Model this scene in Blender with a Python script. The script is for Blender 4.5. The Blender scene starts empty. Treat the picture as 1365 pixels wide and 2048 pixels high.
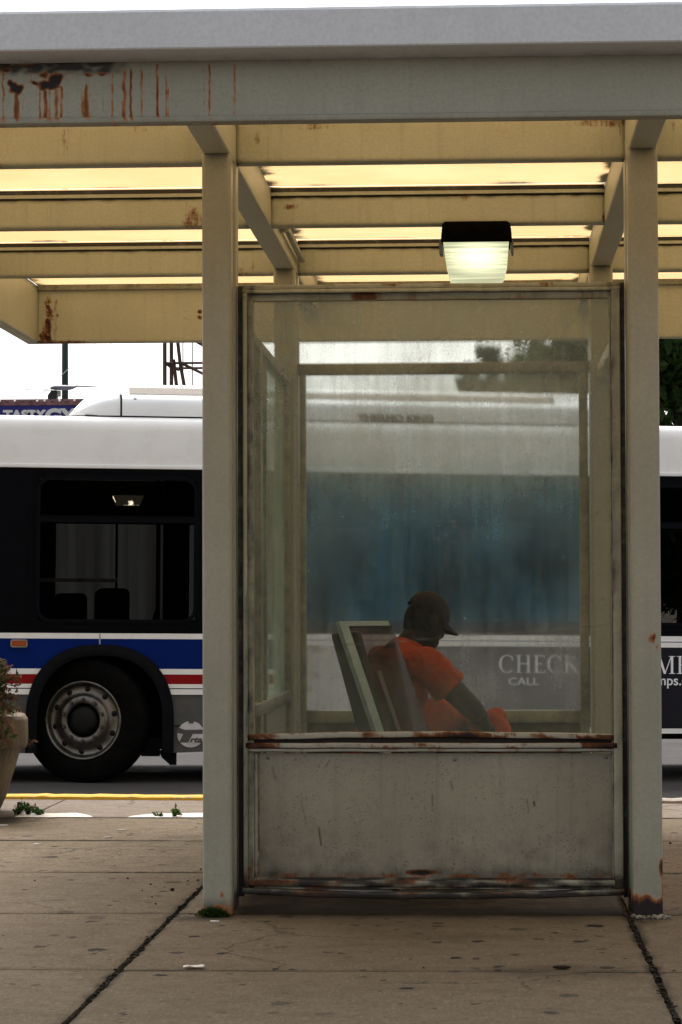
import bpy, bmesh, math, random
from mathutils import Vector, Matrix, Euler, noise as mnoise
random.seed(7)
R = math.radians
scene = bpy.context.scene
COL = scene.collection

# ------------------------------------------------------------------ camera
F = 5329.0                 # focal length in photo pixels (frame 1365 x 2048)
HC = 1.255                 # camera height
def cam_matrix(yaw, pitch, roll):
    return Matrix.Rotation(yaw, 3, 'Z') @ Matrix.Rotation(math.pi/2 + pitch, 3, 'X') @ Matrix.Rotation(roll, 3, 'Z')
ROLL = -0.0031
yaw, pitch = math.atan(283.5/F), math.atan(188.0/F)
def proj_m(M, d):
    c = M.transposed() @ Vector(d)
    return 682.5 + F*c.x/-c.z, 1024.0 - F*c.y/-c.z
for _ in range(6):
    x, y = proj_m(cam_matrix(yaw, pitch, ROLL), (0, 1, 0))
    yaw += (966-x)/F; pitch += (1212-y)/F
CM = cam_matrix(yaw, pitch, ROLL)
def proj(p):
    return proj_m(CM, (p[0], p[1], p[2]-HC))
def ray(px, py):
    return CM @ Vector(((px-682.5)/F, -(py-1024.0)/F, -1.0))
def at(px, py, Y):
    d = ray(px, py); t = Y/d.y
    return Vector((d.x*t, Y, HC + d.z*t))
def on_ground(px, py, z=0.0):
    d = ray(px, py); t = (z-HC)/d.z
    return Vector((d.x*t, d.y*t, z))
cd = bpy.data.cameras.new('camera'); cam = bpy.data.objects.new('camera', cd); COL.objects.link(cam)
cam.matrix_world = Matrix.Translation((0, 0, HC)) @ CM.to_4x4()
cd.sensor_fit = 'VERTICAL'; cd.sensor_height = 36.0; cd.lens = F/2048.0*36.0
cd.clip_start = 0.1; cd.clip_end = 3000
scene.camera = cam

# ------------------------------------------------------------------ tagging
def tag(o, label=None, cat=None, group=None, kind=None):
    if label: o['label'] = label
    if cat: o['category'] = cat
    if group: o['group'] = group
    if kind: o['kind'] = kind
    return o
def empty(name, loc=(0, 0, 0), rz=0.0, label=None, cat=None, group=None):
    o = bpy.data.objects.new(name, None); COL.objects.link(o)
    o.location = loc; o.rotation_euler = (0, 0, rz); o.empty_display_size = 0.1
    return tag(o, label, cat, group)

# ------------------------------------------------------------------ mesh builder
class MB:
    """collects geometry for ONE mesh object"""
    def __init__(s): s.v = []; s.f = []; s.mi = []; s.sm = []
    def add(s, vs, fs, mi=0, smooth=False):
        b = len(s.v); s.v += [tuple(v) for v in vs]
        for f in fs: s.f.append([b+i for i in f]); s.mi.append(mi); s.sm.append(smooth)
    def box(s, x0, x1, y0, y1, z0, z1, mi=0):
        s.add([(x0,y0,z0),(x1,y0,z0),(x1,y1,z0),(x0,y1,z0),(x0,y0,z1),(x1,y0,z1),(x1,y1,z1),(x0,y1,z1)],
              [(0,3,2,1),(4,5,6,7),(0,1,5,4),(1,2,6,5),(2,3,7,6),(3,0,4,7)], mi)
    def gbox(s, x0, x1, y0, y1, z0, z1, step=0.04):
        """box whose faces are gridded, so stains stored on its vertices stay local"""
        X, Y, Z = lin(x0, x1, step), lin(y0, y1, step), lin(z0, z1, step)
        def face(A, B, f):
            W = len(A); s.add([f(a, b) for b in B for a in A], [(j*W+i, j*W+i+1, (j+1)*W+i+1, (j+1)*W+i) for j in range(len(B)-1) for i in range(W-1)])
        for y in (y0, y1): face(X, Z, lambda a, b: (a, y, b))
        for x in (x0, x1): face(Y, Z, lambda a, b: (x, a, b))
        for z in (z0, z1): face(X, Y, lambda a, b: (a, b, z))
    def sweep(s, prof, axis, stations, mi=0, smooth=True, cap=True):
        """closed 2-D profile swept along a world axis; axis 0/1/2, prof in the other two axes in cyclic order"""
        n = len(prof); vs = []; fs = []
        for a in stations:
            for (p, q) in prof:
                c = [0, 0, 0]; c[axis] = a; c[(axis+1) % 3] = p; c[(axis+2) % 3] = q
                vs.append(c)
        for k in range(len(stations)-1):
            for i in range(n):
                j = (i+1) % n
                fs.append((k*n+i, k*n+j, (k+1)*n+j, (k+1)*n+i))
        s.add(vs, fs, mi, smooth)
        if cap:
            b = len(s.v)-len(vs)
            s.f.append([b+i for i in reversed(range(n))]); s.mi.append(mi); s.sm.append(False)
            e = b+(len(stations)-1)*n
            s.f.append([e+i for i in range(n)]); s.mi.append(mi); s.sm.append(False)
    def tube(s, pts, rads, n=10, mi=0, smooth=True, squash=None):
        pts = [Vector(p) for p in pts]
        if not hasattr(rads, '__len__'): rads = [rads]*len(pts)
        vs = []; fs = []
        prev = None
        for i, p in enumerate(pts):
            t = (pts[min(i+1, len(pts)-1)] - pts[max(i-1, 0)]).normalized()
            if prev is None:
                a = Vector((0, 0, 1)) if abs(t.z) < 0.9 else Vector((0, 1, 0))
                u = t.cross(a).normalized()
            else:
                u = (prev - t*prev.dot(t)).normalized()
            prev = u; w = t.cross(u)
            for k in range(n):
                an = 2*math.pi*k/n
                r = rads[i]
                ru, rw = (r, r) if not isinstance(r, (tuple, list)) else r
                vs.append(p + u*math.cos(an)*ru + w*math.sin(an)*rw)
        for i in range(len(pts)-1):
            for k in range(n):
                j = (k+1) % n
                fs.append((i*n+k, i*n+j, (i+1)*n+j, (i+1)*n+k))
        fs.append(list(reversed(range(n)))); fs.append([(len(pts)-1)*n+k for k in range(n)])
        s.add(vs, fs, mi, smooth)
    def ball(s, c, r, nu=16, nv=10, M=None, mi=0):
        c = Vector(c); rx, ry, rz = r if hasattr(r, '__len__') else (r, r, r)
        vs = []; fs = []
        for j in range(nv+1):
            th = math.pi*j/nv
            for i in range(nu):
                ph = 2*math.pi*i/nu
                d = Vector((rx*math.sin(th)*math.cos(ph), ry*math.sin(th)*math.sin(ph), rz*math.cos(th)))
                if M is not None: d = M @ d
                vs.append(c+d)
        for j in range(nv):
            for i in range(nu):
                k = (i+1) % nu
                fs.append((j*nu+i, (j+1)*nu+i, (j+1)*nu+k, j*nu+k))
        s.add(vs, fs, mi, True)
    def lathe(s, prof, n=48, mi=0, smooth=True, M=None):
        """prof = (radius, axial) pairs, axis = local Y"""
        vs = []; fs = []
        for (r, a) in prof:
            for k in range(n):
                an = 2*math.pi*k/n
                v = Vector((r*math.cos(an), a, r*math.sin(an)))
                vs.append(M @ v if M is not None else v)
        for i in range(len(prof)-1):
            for k in range(n):
                j = (k+1) % n
                fs.append((i*n+k, i*n+j, (i+1)*n+j, (i+1)*n+k))
        s.add(vs, fs, mi, smooth)
    def poly(s, pts2, y0, y1, mi=0):
        """a flat shape in (x, z) given thickness between y0 (front) and y1"""
        n = len(pts2)
        vs = [(x, y0, z) for x, z in pts2]+[(x, y1, z) for x, z in pts2]
        fs = [list(range(n)), list(reversed(range(n, 2*n)))]+[(i, i+n, (i+1) % n+n, (i+1) % n) for i in range(n)]
        s.add(vs, fs, mi)
    def xform(s, fn): s.v = [tuple(fn(Vector(v))) for v in s.v]
    def build(s, name, mats, parent=None, attrs=None, merge=True, loc=None, autosmooth=None):
        me = bpy.data.meshes.new(name)
        me.from_pydata(s.v, [], s.f)
        for i, p in enumerate(me.polygons):
            p.material_index = s.mi[i]; p.use_smooth = s.sm[i]
        bm = bmesh.new(); bm.from_mesh(me)
        if merge: bmesh.ops.remove_doubles(bm, verts=bm.verts, dist=1e-5)
        bmesh.ops.recalc_face_normals(bm, faces=bm.faces)
        bm.to_mesh(me); bm.free()
        for m in (mats if isinstance(mats, (list, tuple)) else [mats]): me.materials.append(m)
        if attrs:
            for an, fn in attrs.items():
                at_ = me.attributes.new(an, 'FLOAT', 'POINT')
                at_.data.foreach_set('value', [float(fn(v.co)) for v in me.vertices])
        o = bpy.data.objects.new(name, me); COL.objects.link(o)
        if parent is not None: o.parent = parent
        if loc is not None: o.location = loc
        if autosmooth:
            try: me.set_sharp_from_angle(angle=R(autosmooth))
            except Exception: pass
        return o

def rrect(a0, a1, b0, b1, r=0.01, seg=4, step=None):
    """rounded rectangle profile"""
    pts = []
    for (ca, cb, s0) in ((a1-r, b0+r, -90), (a1-r, b1-r, 0), (a0+r, b1-r, 90), (a0+r, b0+r, 180)):
        for k in range(seg+1):
            an = R(s0+90*k/seg); pts.append((ca+r*math.cos(an), cb+r*math.sin(an)))
    if step:
        out = []
        for i, p in enumerate(pts):
            q = pts[(i+1) % len(pts)]
            L = math.hypot(q[0]-p[0], q[1]-p[1]); n = max(1, int(L/step))
            for k in range(n): out.append((p[0]+(q[0]-p[0])*k/n, p[1]+(q[1]-p[1])*k/n))
        pts = out
    return pts
def lin(a, b, step):
    n = max(1, int(math.ceil(abs(b-a)/step))); return [a+(b-a)*i/n for i in range(n+1)]
def sst(a, b, x):
    if a == b: return 0.0
    t = min(1, max(0, (x-a)/(b-a))); return t*t*(3-2*t)
def nz(x, y=0, z=0): return mnoise.noise(Vector((x, y, z)))

# ------------------------------------------------------------------ materials
class NT:
    def __init__(s, name):
        s.m = bpy.data.materials.new(name); s.m.use_nodes = True
        s.t = s.m.node_tree; s.t.nodes.clear()
        s.out = s.t.nodes.new('ShaderNodeOutputMaterial')
    def n(s, typ, **kw):
        nd = s.t.nodes.new(typ)
        for k, v in kw.items():
            if k in nd.inputs.keys() if hasattr(nd.inputs, 'keys') else False: s.set(nd.inputs[k], v)
            else: setattr(nd, k, v)
        return nd
    def set(s, sock, v):
        if isinstance(v, bpy.types.NodeSocket): s.t.links.new(v, sock)
        elif isinstance(v, bpy.types.Node): s.t.links.new(v.outputs[0], sock)
        else:
            if isinstance(v, (tuple, list)) and len(v) == 3 and sock.type == 'RGBA': v = (*v, 1)
            sock.default_value = v
    def math(s, op, a, b=0.0, c=None, clamp=False):
        nd = s.t.nodes.new('ShaderNodeMath'); nd.operation = op; nd.use_clamp = clamp
        s.set(nd.inputs[0], a); s.set(nd.inputs[1], b)
        if c is not None: s.set(nd.inputs[2], c)
        return nd.outputs[0]
    def mix(s, fac, a, b, blend='MIX'):
        nd = s.t.nodes.new('ShaderNodeMix'); nd.data_type = 'RGBA'; nd.blend_type = blend
        s.set(nd.inputs[0], fac); s.set(nd.inputs[6], a); s.set(nd.inputs[7], b)
        return nd.outputs[2]
    def smooth(s, x, lo, hi, o0=0.0, o1=1.0):
        nd = s.t.nodes.new('ShaderNodeMapRange'); nd.interpolation_type = 'SMOOTHSTEP'
        s.set(nd.inputs[0], x); s.set(nd.inputs[1], lo); s.set(nd.inputs[2], hi); s.set(nd.inputs[3], o0); s.set(nd.inputs[4], o1)
        return nd.outputs[0]
    def obj(s, scale=(1, 1, 1), world=True):
        if world:
            g = s.t.nodes.new('ShaderNodeNewGeometry'); src = g.outputs['Position']
        else:
            g = s.t.nodes.new('ShaderNodeTexCoord'); src = g.outputs['Object']
        mp = s.t.nodes.new('ShaderNodeMapping'); s.t.links.new(src, mp.inputs[0]); mp.inputs['Scale'].default_value = scale
        return mp.outputs[0]
    def noise(s, scale, detail=4, rough=0.55, vec=None, out=0, dist=0.0):
        nd = s.t.nodes.new('ShaderNodeTexNoise'); nd.inputs['Scale'].default_value = scale
        nd.inputs['Detail'].default_value = detail; nd.inputs['Roughness'].default_value = rough
        nd.inputs['Distortion'].default_value = dist
        if vec is not None: s.t.links.new(vec, nd.inputs['Vector'])
        return nd.outputs[out]
    def attr(s, name):
        nd = s.t.nodes.new('ShaderNodeAttribute'); nd.attribute_name = name; return nd.outputs['Fac']
    def bump(s, h, strength=0.3, dist=0.01):
        nd = s.t.nodes.new('ShaderNodeBump'); nd.inputs['Strength'].default_value = strength; nd.inputs['Distance'].default_value = dist
        s.t.links.new(h, nd.inputs['Height']); return nd.outputs[0]
    def princ(s, col, rough=0.5, spec=0.5, metal=0.0, normal=None, **kw):
        nd = s.t.nodes.new('ShaderNodeBsdfPrincipled')
        s.set(nd.inputs['Base Color'], col); s.set(nd.inputs['Roughness'], rough)
        s.set(nd.inputs['Specular IOR Level'], spec); s.set(nd.inputs['Metallic'], metal)
        if normal is not None: s.set(nd.inputs['Normal'], normal)
        for k, v in kw.items(): s.set(nd.inputs[k], v)
        return nd.outputs[0]
    def end(s, sh):
        s.t.links.new(sh, s.out.inputs[0]); return s.m

def simple(name, col, rough=0.5, spec=0.4, metal=0.0, var=0.12, scale=12.0, bump=0.0):
    t = NT(name); v = t.obj(world=False)
    n = t.noise(scale, 5, 0.6, v)
    c = t.mix(t.smooth(n, 0.3, 0.7), tuple(x*(1-var) for x in col), tuple(min(1, x*(1+var)) for x in col))
    nm = t.bump(t.noise(scale*6, 3, 0.6, v), bump, 0.004) if bump else None
    rr = t.math('ADD', rough-0.06, t.math('MULTIPLY', n, 0.12))
    return t.end(t.princ(c, rr, spec, metal, nm))

RUST_HI, RUST_MID, RUST_LO = (0.17, 0.062, 0.018), (0.070, 0.024, 0.010), (0.010, 0.006, 0.005)
def painted(name, colA, colB, rough=0.45, streak=0.25, speck=0.35, spec=0.35, hi=RUST_HI, mid=RUST_MID):
    """old paint: per-vertex rust / grime / peel plus noise that breaks their edges"""
    t = NT(name); v = t.obj()
    big = t.noise(2.3, 4, 0.6, v)
    c = t.mix(t.smooth(big, 0.3, 0.7), colA, colB)
    st = t.noise(1.0, 3, 0.6, t.obj((34, 34, 1.3)))
    c = t.mix(t.math('MULTIPLY', t.smooth(st, 0.5, 0.75), streak), c, tuple(x*0.55 for x in colA))
    sp = t.noise(150, 2, 0.5, v); sp2 = t.noise(9, 3, 0.6, v)
    spm = t.math('MULTIPLY', t.smooth(sp, 0.58, 0.70), t.smooth(sp2, 0.36, 0.60))
    c = t.mix(t.math('MULTIPLY', spm, speck), c, (0.06, 0.05, 0.04))
    fine = t.noise(70, 4, 0.7, v)
    c = t.mix(t.smooth(fine, 0.35, 0.70, 0.0, 0.34), c, tuple(x*0.62 for x in colB))
    # grime
    gn = t.noise(11, 6, 0.75, v)
    g = t.math('ADD', t.attr('grime_shade'), t.math('MULTIPLY', t.math('SUBTRACT', gn, 0.5), t.math('MULTIPLY', t.attr('grime_shade'), 1.3)))
    c = t.mix(t.smooth(g, 0.05, 0.95), c, (0.022, 0.018, 0.011))  # dirt tone; in a few parts also shade put into the colour
    # rust
    rn = t.noise(26, 6, 0.7, v); rs = t.noise(1.0, 3, 0.6, t.obj((90, 90, 7)))
    ra = t.attr('rust')
    rr = t.math('ADD', ra, t.math('MULTIPLY', t.math('ADD', t.math('MULTIPLY', t.math('SUBTRACT', rn, 0.5), 0.9), t.math('MULTIPLY', t.math('SUBTRACT', rs, 0.5), 0.5)), t.smooth(ra, 0.0, 0.25)))
    m1 = t.smooth(rr, 0.22, 0.55)
    rc = t.mix(t.smooth(rr, 0.35, 0.75), hi, mid)
    rc = t.mix(t.smooth(rr, 0.75, 1.05), rc, RUST_LO)
    c = t.mix(m1, c, rc)
    c = t.mix(t.smooth(g, 0.55, 1.05, 0, 0.9), c, (0.014, 0.011, 0.008))
    rg = t.math('ADD', rough, t.math('MULTIPLY', m1, 0.3), clamp=True)
    h = t.math('ADD', t.math('MULTIPLY', fine, 0.35), t.math('MULTIPLY', t.math('MULTIPLY', m1, rn), 1.6))
    nm = t.bump(h, 0.28, 0.006)
    return t.end(t.princ(c, rg, spec, 0.0, nm))
M_PAINT = painted('aged_cream_paint', (0.40, 0.392, 0.285), (0.45, 0.443, 0.33))
M_POST = painted('aged_grey_paint', (0.262, 0.256, 0.20), (0.302, 0.296, 0.235), rough=0.38, streak=0.15, speck=0.3, hi=(0.34, 0.125, 0.026), mid=(0.13, 0.042, 0.013))
M_RAIL = painted('flaking_rail_paint', (0.30, 0.28, 0.22), (0.38, 0.36, 0.30), rough=0.5, streak=0.2, speck=0.5)
M_PANEL = painted('chalky_grey_panel', (0.25, 0.225, 0.165), (0.315, 0.29, 0.22), rough=0.55, streak=0.3, speck=0.75)
M_FASCIA = painted('white_fascia_paint', (0.555, 0.57, 0.61), (0.585, 0.60, 0.64), rough=0.4, streak=0.1, speck=0.08)
ZERO = {'rust': lambda p: 0, 'grime_shade': lambda p: 0}
# ------------------------------------------------------------------ translucent roof, glass and ground materials
def roof_sheet():
    t = NT('yellowed_roof_sheet'); v = t.obj()
    n = t.noise(1.6, 4, 0.6, v); n2 = t.noise(18, 5, 0.7, v)
    c = t.mix(t.smooth(n, 0.3, 0.7), (0.59, 0.405, 0.205), (0.54, 0.355, 0.165))
    g = t.math('ADD', t.attr('grime_shade'), t.math('MULTIPLY', t.math('SUBTRACT', n2, 0.5), t.math('MULTIPLY', t.attr('grime_shade'), 1.6)))
    gm = t.smooth(g, 0.25, 0.8)
    c = t.mix(gm, c, (0.03, 0.025, 0.012))
    tr = t.t.nodes.new('ShaderNodeBsdfTranslucent'); t.set(tr.inputs[0], c)
    di = t.t.nodes.new('ShaderNodeBsdfDiffuse'); t.set(di.inputs[0], t.mix(0.5, c, (0.1, 0.08, 0.05)))
    mx = t.t.nodes.new('ShaderNodeMixShader'); mx.inputs[0].default_value = 0.12
    t.t.links.new(tr.outputs[0], mx.inputs[1]); t.t.links.new(di.outputs[0], mx.inputs[2])
    return t.end(mx.outputs[0])
def dirty_glass(name, tint, dirt_col, z0, f0, z1, f1, gloss=0.04, streak=0.35, scratch=True, trans=0.5, low_col=None, zc=(0.9, 1.4), film=False, blur=0.0, top_col=None, zt=(1.72, 2.02)):
    """pane with a film of dirt: how thick the film is depends on height and on run-off streaks"""
    t = NT(name); v = t.obj()
    sep = t.t.nodes.new('ShaderNodeSeparateXYZ'); t.t.links.new(t.obj(), sep.inputs[0])
    fac = t.attr('film') if film else t.smooth(sep.outputs[2], z0, z1, f0, f1)
    st = t.noise(1.0, 4, 0.65, t.obj((30, 30, 1.1))); bl = t.noise(3.0, 4, 0.6, v); fi = t.noise(120, 3, 0.6, v)
    k = t.math('ADD', t.math('MULTIPLY', t.math('SUBTRACT', st, 0.5), streak*2.2), t.math('MULTIPLY', t.math('SUBTRACT', bl, 0.5), 0.9+1.6*streak))
    fac = t.math('MULTIPLY', fac, t.math('ADD', 1.0, k))
    fac = t.math('MULTIPLY', fac, t.smooth(fi, 0.2, 0.8, 0.8, 1.25), clamp=True)
    if scratch:
        sp = t.noise(45, 2, 0.5, v); fac = t.math('ADD', fac, t.math('MULTIPLY', t.smooth(sp, 0.735, 0.77), 0.35), clamp=True)
        fac = t.math('ADD', fac, t.math('MULTIPLY', t.attr('mark'), 0.42), clamp=True)
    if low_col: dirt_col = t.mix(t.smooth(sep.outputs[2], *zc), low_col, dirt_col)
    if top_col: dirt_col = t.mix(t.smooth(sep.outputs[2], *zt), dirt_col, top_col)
    tp = t.t.nodes.new('ShaderNodeBsdfTransparent'); t.set(tp.inputs[0], tint)
    gl = t.t.nodes.new('ShaderNodeBsdfGlossy'); t.set(gl.inputs[0], (1, 1, 1)); gl.inputs['Roughness'].default_value = 0.04
    df = t.t.nodes.new('ShaderNodeBsdfDiffuse'); t.set(df.inputs[0], dirt_col)
    tl = t.t.nodes.new('ShaderNodeBsdfTranslucent'); t.set(tl.inputs[0], dirt_col)
    d = t.t.nodes.new('ShaderNodeMixShader'); d.inputs[0].default_value = trans
    t.t.links.new(df.outputs[0], d.inputs[1]); t.t.links.new(tl.outputs[0], d.inputs[2])
    src = tp.outputs[0]
    if blur:
        rf = t.t.nodes.new('ShaderNodeBsdfRefraction'); t.set(rf.inputs['Color'], tint); rf.inputs['Roughness'].default_value = blur; rf.inputs['IOR'].default_value = 1.02
        mb_ = t.t.nodes.new('ShaderNodeMixShader'); mb_.inputs[0].default_value = 0.6; t.t.links.new(tp.outputs[0], mb_.inputs[1]); t.t.links.new(rf.outputs[0], mb_.inputs[2]); src = mb_.outputs[0]
    a = t.t.nodes.new('ShaderNodeMixShader'); a.inputs[0].default_value = gloss
    t.t.links.new(src, a.inputs[1]); t.t.links.new(gl.outputs[0], a.inputs[2])
    b = t.t.nodes.new('ShaderNodeMixShader'); t.set(b.inputs[0], fac)
    t.t.links.new(a.outputs[0], b.inputs[1]); t.t.links.new(d.outputs[0], b.inputs[2])
    return t.end(b.outputs[0])
M_ROOF = roof_sheet()
M_GLASS_F = dirty_glass('dirty_front_pane', (0.78, 0.81, 0.75), (0.29, 0.335, 0.315), 0, 0, 1, 1, streak=0.4, gloss=0.008, film=True, blur=0.22, low_col=(0.235, 0.255, 0.20), zc=(1.1, 2.2))
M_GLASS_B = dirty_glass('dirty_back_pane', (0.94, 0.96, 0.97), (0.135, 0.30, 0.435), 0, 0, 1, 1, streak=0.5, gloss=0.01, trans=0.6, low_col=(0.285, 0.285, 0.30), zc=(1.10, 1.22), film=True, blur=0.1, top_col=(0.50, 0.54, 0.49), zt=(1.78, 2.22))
M_GLASS_S = dirty_glass('dirty_side_pane', (0.62, 0.72, 0.66), (0.24, 0.28, 0.22), 0.9, 0.55, 2.4, 0.7, streak=0.6, gloss=0.05, scratch=False)

def concrete(name, a, b, gum=True):
    t = NT(name); v = t.obj()
    n = t.noise(0.9, 5, 0.62, v); n2 = t.noise(7, 5, 0.65, v); n3 = t.noise(140, 3, 0.6, v)
    c = t.mix(t.smooth(n, 0.3, 0.7), a, b)
    c = t.mix(t.smooth(n2, 0.42, 0.72, 0.0, 0.5), c, tuple(x*0.55 for x in a))
    br = t.noise(1.0, 3, 0.5, t.obj((3, 40, 1)))
    c = t.mix(t.smooth(br, 0.5, 0.75, 0.0, 0.25), c, tuple(x*0.6 for x in a))
    c = t.mix(t.smooth(n3, 0.35, 0.65, 0.0, 0.6), c, tuple(x*0.45 for x in b))
    hi = t.noise(160, 2, 0.5, v); c = t.mix(t.smooth(hi, 0.64, 0.74, 0.0, 0.65), c, (0.40, 0.35, 0.28))
    dk = t.noise(95, 2, 0.5, t.obj((1, 0.7, 1))); c = t.mix(t.smooth(dk, 0.66, 0.74, 0.0, 0.8), c, (0.03, 0.026, 0.022))
    mo = t.noise(26, 4, 0.7, v); c = t.mix(t.smooth(mo, 0.45, 0.68, 0.0, 0.38), c, tuple(x*0.5 for x in a))
    br2 = t.noise(1.0, 3, 0.65, t.obj((62, 14, 1))); c = t.mix(t.smooth(br2, 0.42, 0.68, 0.0, 0.34), c, tuple(x*0.42 for x in a))
    br3 = t.noise(1.0, 3, 0.65, t.obj((75, 17, 1))); c = t.mix(t.smooth(br3, 0.56, 0.72, 0.0, 0.32), c, tuple(min(1, x*1.9) for x in b))
    cr = t.t.nodes.new('ShaderNodeTexVoronoi'); cr.feature = 'DISTANCE_TO_EDGE'; cr.inputs['Scale'].default_value = 0.85
    wv = t.t.nodes.new('ShaderNodeVectorMath'); wv.operation = 'ADD'; ws3 = t.t.nodes.new('ShaderNodeVectorMath'); ws3.operation = 'SCALE'; ws3.inputs['Scale'].default_value = 0.35
    t.t.links.new(t.noise(2.2, 5, 0.65, v, out=1), ws3.inputs[0]); t.t.links.new(v, wv.inputs[0]); t.t.links.new(ws3.outputs[0], wv.inputs[1]); t.t.links.new(wv.outputs[0], cr.inputs['Vector'])
    cm = t.math('MULTIPLY', t.smooth(cr.outputs['Distance'], 0.009, 0.003), t.smooth(t.noise(0.7, 2, 0.5, v), 0.50, 0.60))
    c = t.mix(t.math('MULTIPLY', cm, 0.75), c, (0.035, 0.03, 0.024))
    tone = t.attr('tone'); c = t.mix(t.math('MULTIPLY', tone, 0.5), c, (0.08, 0.062, 0.045))
    if gum:
        for sc, th, wid in ((6.5, 0.065, 0.69), (13.0, 0.05, 0.74), (22.0, 0.03, 0.84)):
            vo = t.t.nodes.new('ShaderNodeTexVoronoi'); vo.feature = 'F1'; vo.inputs['Scale'].default_value = sc
            vo.inputs['Randomness'].default_value = 1.0
            wob = t.t.nodes.new('ShaderNodeVectorMath'); wob.operation = 'ADD'
            t.t.links.new(t.obj((1.0, 0.8, 0.0)), wob.inputs[0])
            wn = t.noise(28, 2, 0.6, v, out=1)
            sc2 = t.t.nodes.new('ShaderNodeVectorMath'); sc2.operation = 'SCALE'; t.t.links.new(wn, sc2.inputs[0]); sc2.inputs['Scale'].default_value = 0.05
            t.t.links.new(sc2.outputs[0], wob.inputs[1]); t.t.links.new(wob.outputs[0], vo.inputs['Vector'])
            sx = t.t.nodes.new('ShaderNodeSeparateColor'); t.t.links.new(vo.outputs['Color'], sx.inputs[0])
            rad = t.math('MULTIPLY', t.math('SUBTRACT', sx.outputs[0], wid), th*sc*2.2)
            m = t.smooth(t.math('SUBTRACT', rad, vo.outputs['Distance']), 0.0, 0.02)
            c = t.mix(t.math('MULTIPLY', m, t.math('ADD', 0.4, t.math('MULTIPLY', sx.outputs[1], 0.6))), c, (0.018, 0.016, 0.017))
    gn = t.noise(5, 6, 0.7, v)
    g = t.math('ADD', t.attr('grime_shade'), t.math('MULTIPLY', t.math('SUBTRACT', gn, 0.5), t.math('MULTIPLY', t.attr('grime_shade'), 1.4)))
    c = t.mix(t.smooth(g, 0.05, 1.0, 0, 0.93), c, (0.02, 0.017, 0.012))
    nm = t.bump(t.math('ADD', n3, t.math('MULTIPLY', n2, 0.5)), 0.35, 0.004)
    return t.end(t.princ(c, t.smooth(n2, 0.3, 0.7, 0.8, 0.95), 0.05, 0.0, nm))
M_CONC = concrete('stained_concrete', (0.172, 0.137, 0.094), (0.212, 0.170, 0.118))
M_CONC2 = concrete('pale_edge_concrete', (0.26, 0.215, 0.175), (0.30, 0.25, 0.205), gum=False)
M_PALESTRIP = concrete('pale_strip_concrete', (0.78, 0.74, 0.68), (0.82, 0.78, 0.72), gum=False)
def asphalt():
    t = NT('asphalt'); v = t.obj()
    n = t.noise(1.2, 4, 0.6, v); n2 = t.noise(90, 4, 0.7, v)
    c = t.mix(t.smooth(n, 0.3, 0.7), (0.075, 0.07, 0.068), (0.10, 0.093, 0.088))
    c = t.mix(t.smooth(n2, 0.3, 0.75, 0, 0.5), c, (0.035, 0.033, 0.033))
    sp = t.noise(160, 2, 0.5, v); c = t.mix(t.smooth(sp, 0.66, 0.75, 0, 0.5), c, (0.26, 0.24, 0.22))
    return t.end(t.princ(c, 0.95, 0.04, 0.0, t.bump(n2, 0.5, 0.006)))
M_ASPH = asphalt()
M_DIRT = simple('joint_dirt', (0.03, 0.024, 0.017), 0.95, 0.1, var=0.5, scale=30, bump=0.6)
M_EARTH = simple('far_ground', (0.16, 0.145, 0.12), 0.95, 0.1, var=0.3, scale=0.5)
def kerb_yellow():
    t = NT('yellow_kerb_paint'); v = t.obj()
    n = t.noise(14, 6, 0.75, v); n2 = t.noise(60, 4, 0.7, v)
    c = t.mix(t.smooth(n2, 0.3, 0.8, 0, 0.4), (0.72, 0.42, 0.035), (0.50, 0.27, 0.03))
    c = t.mix(t.smooth(n, 0.54, 0.66), c, (0.28, 0.24, 0.19))
    sx_ = t.t.nodes.new('ShaderNodeSeparateXYZ'); t.t.links.new(v, sx_.inputs[0]); c = t.mix(t.smooth(t.math('ADD', sx_.outputs[0], t.math('MULTIPLY', n, 0.3)), 0.25, 0.40), c, t.mix(n2, (0.25, 0.21, 0.17), (0.32, 0.27, 0.22)))   # the paint stops part-way along
    return t.end(t.princ(c, 0.7, 0.3))
M_YEL = kerb_yellow()

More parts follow.
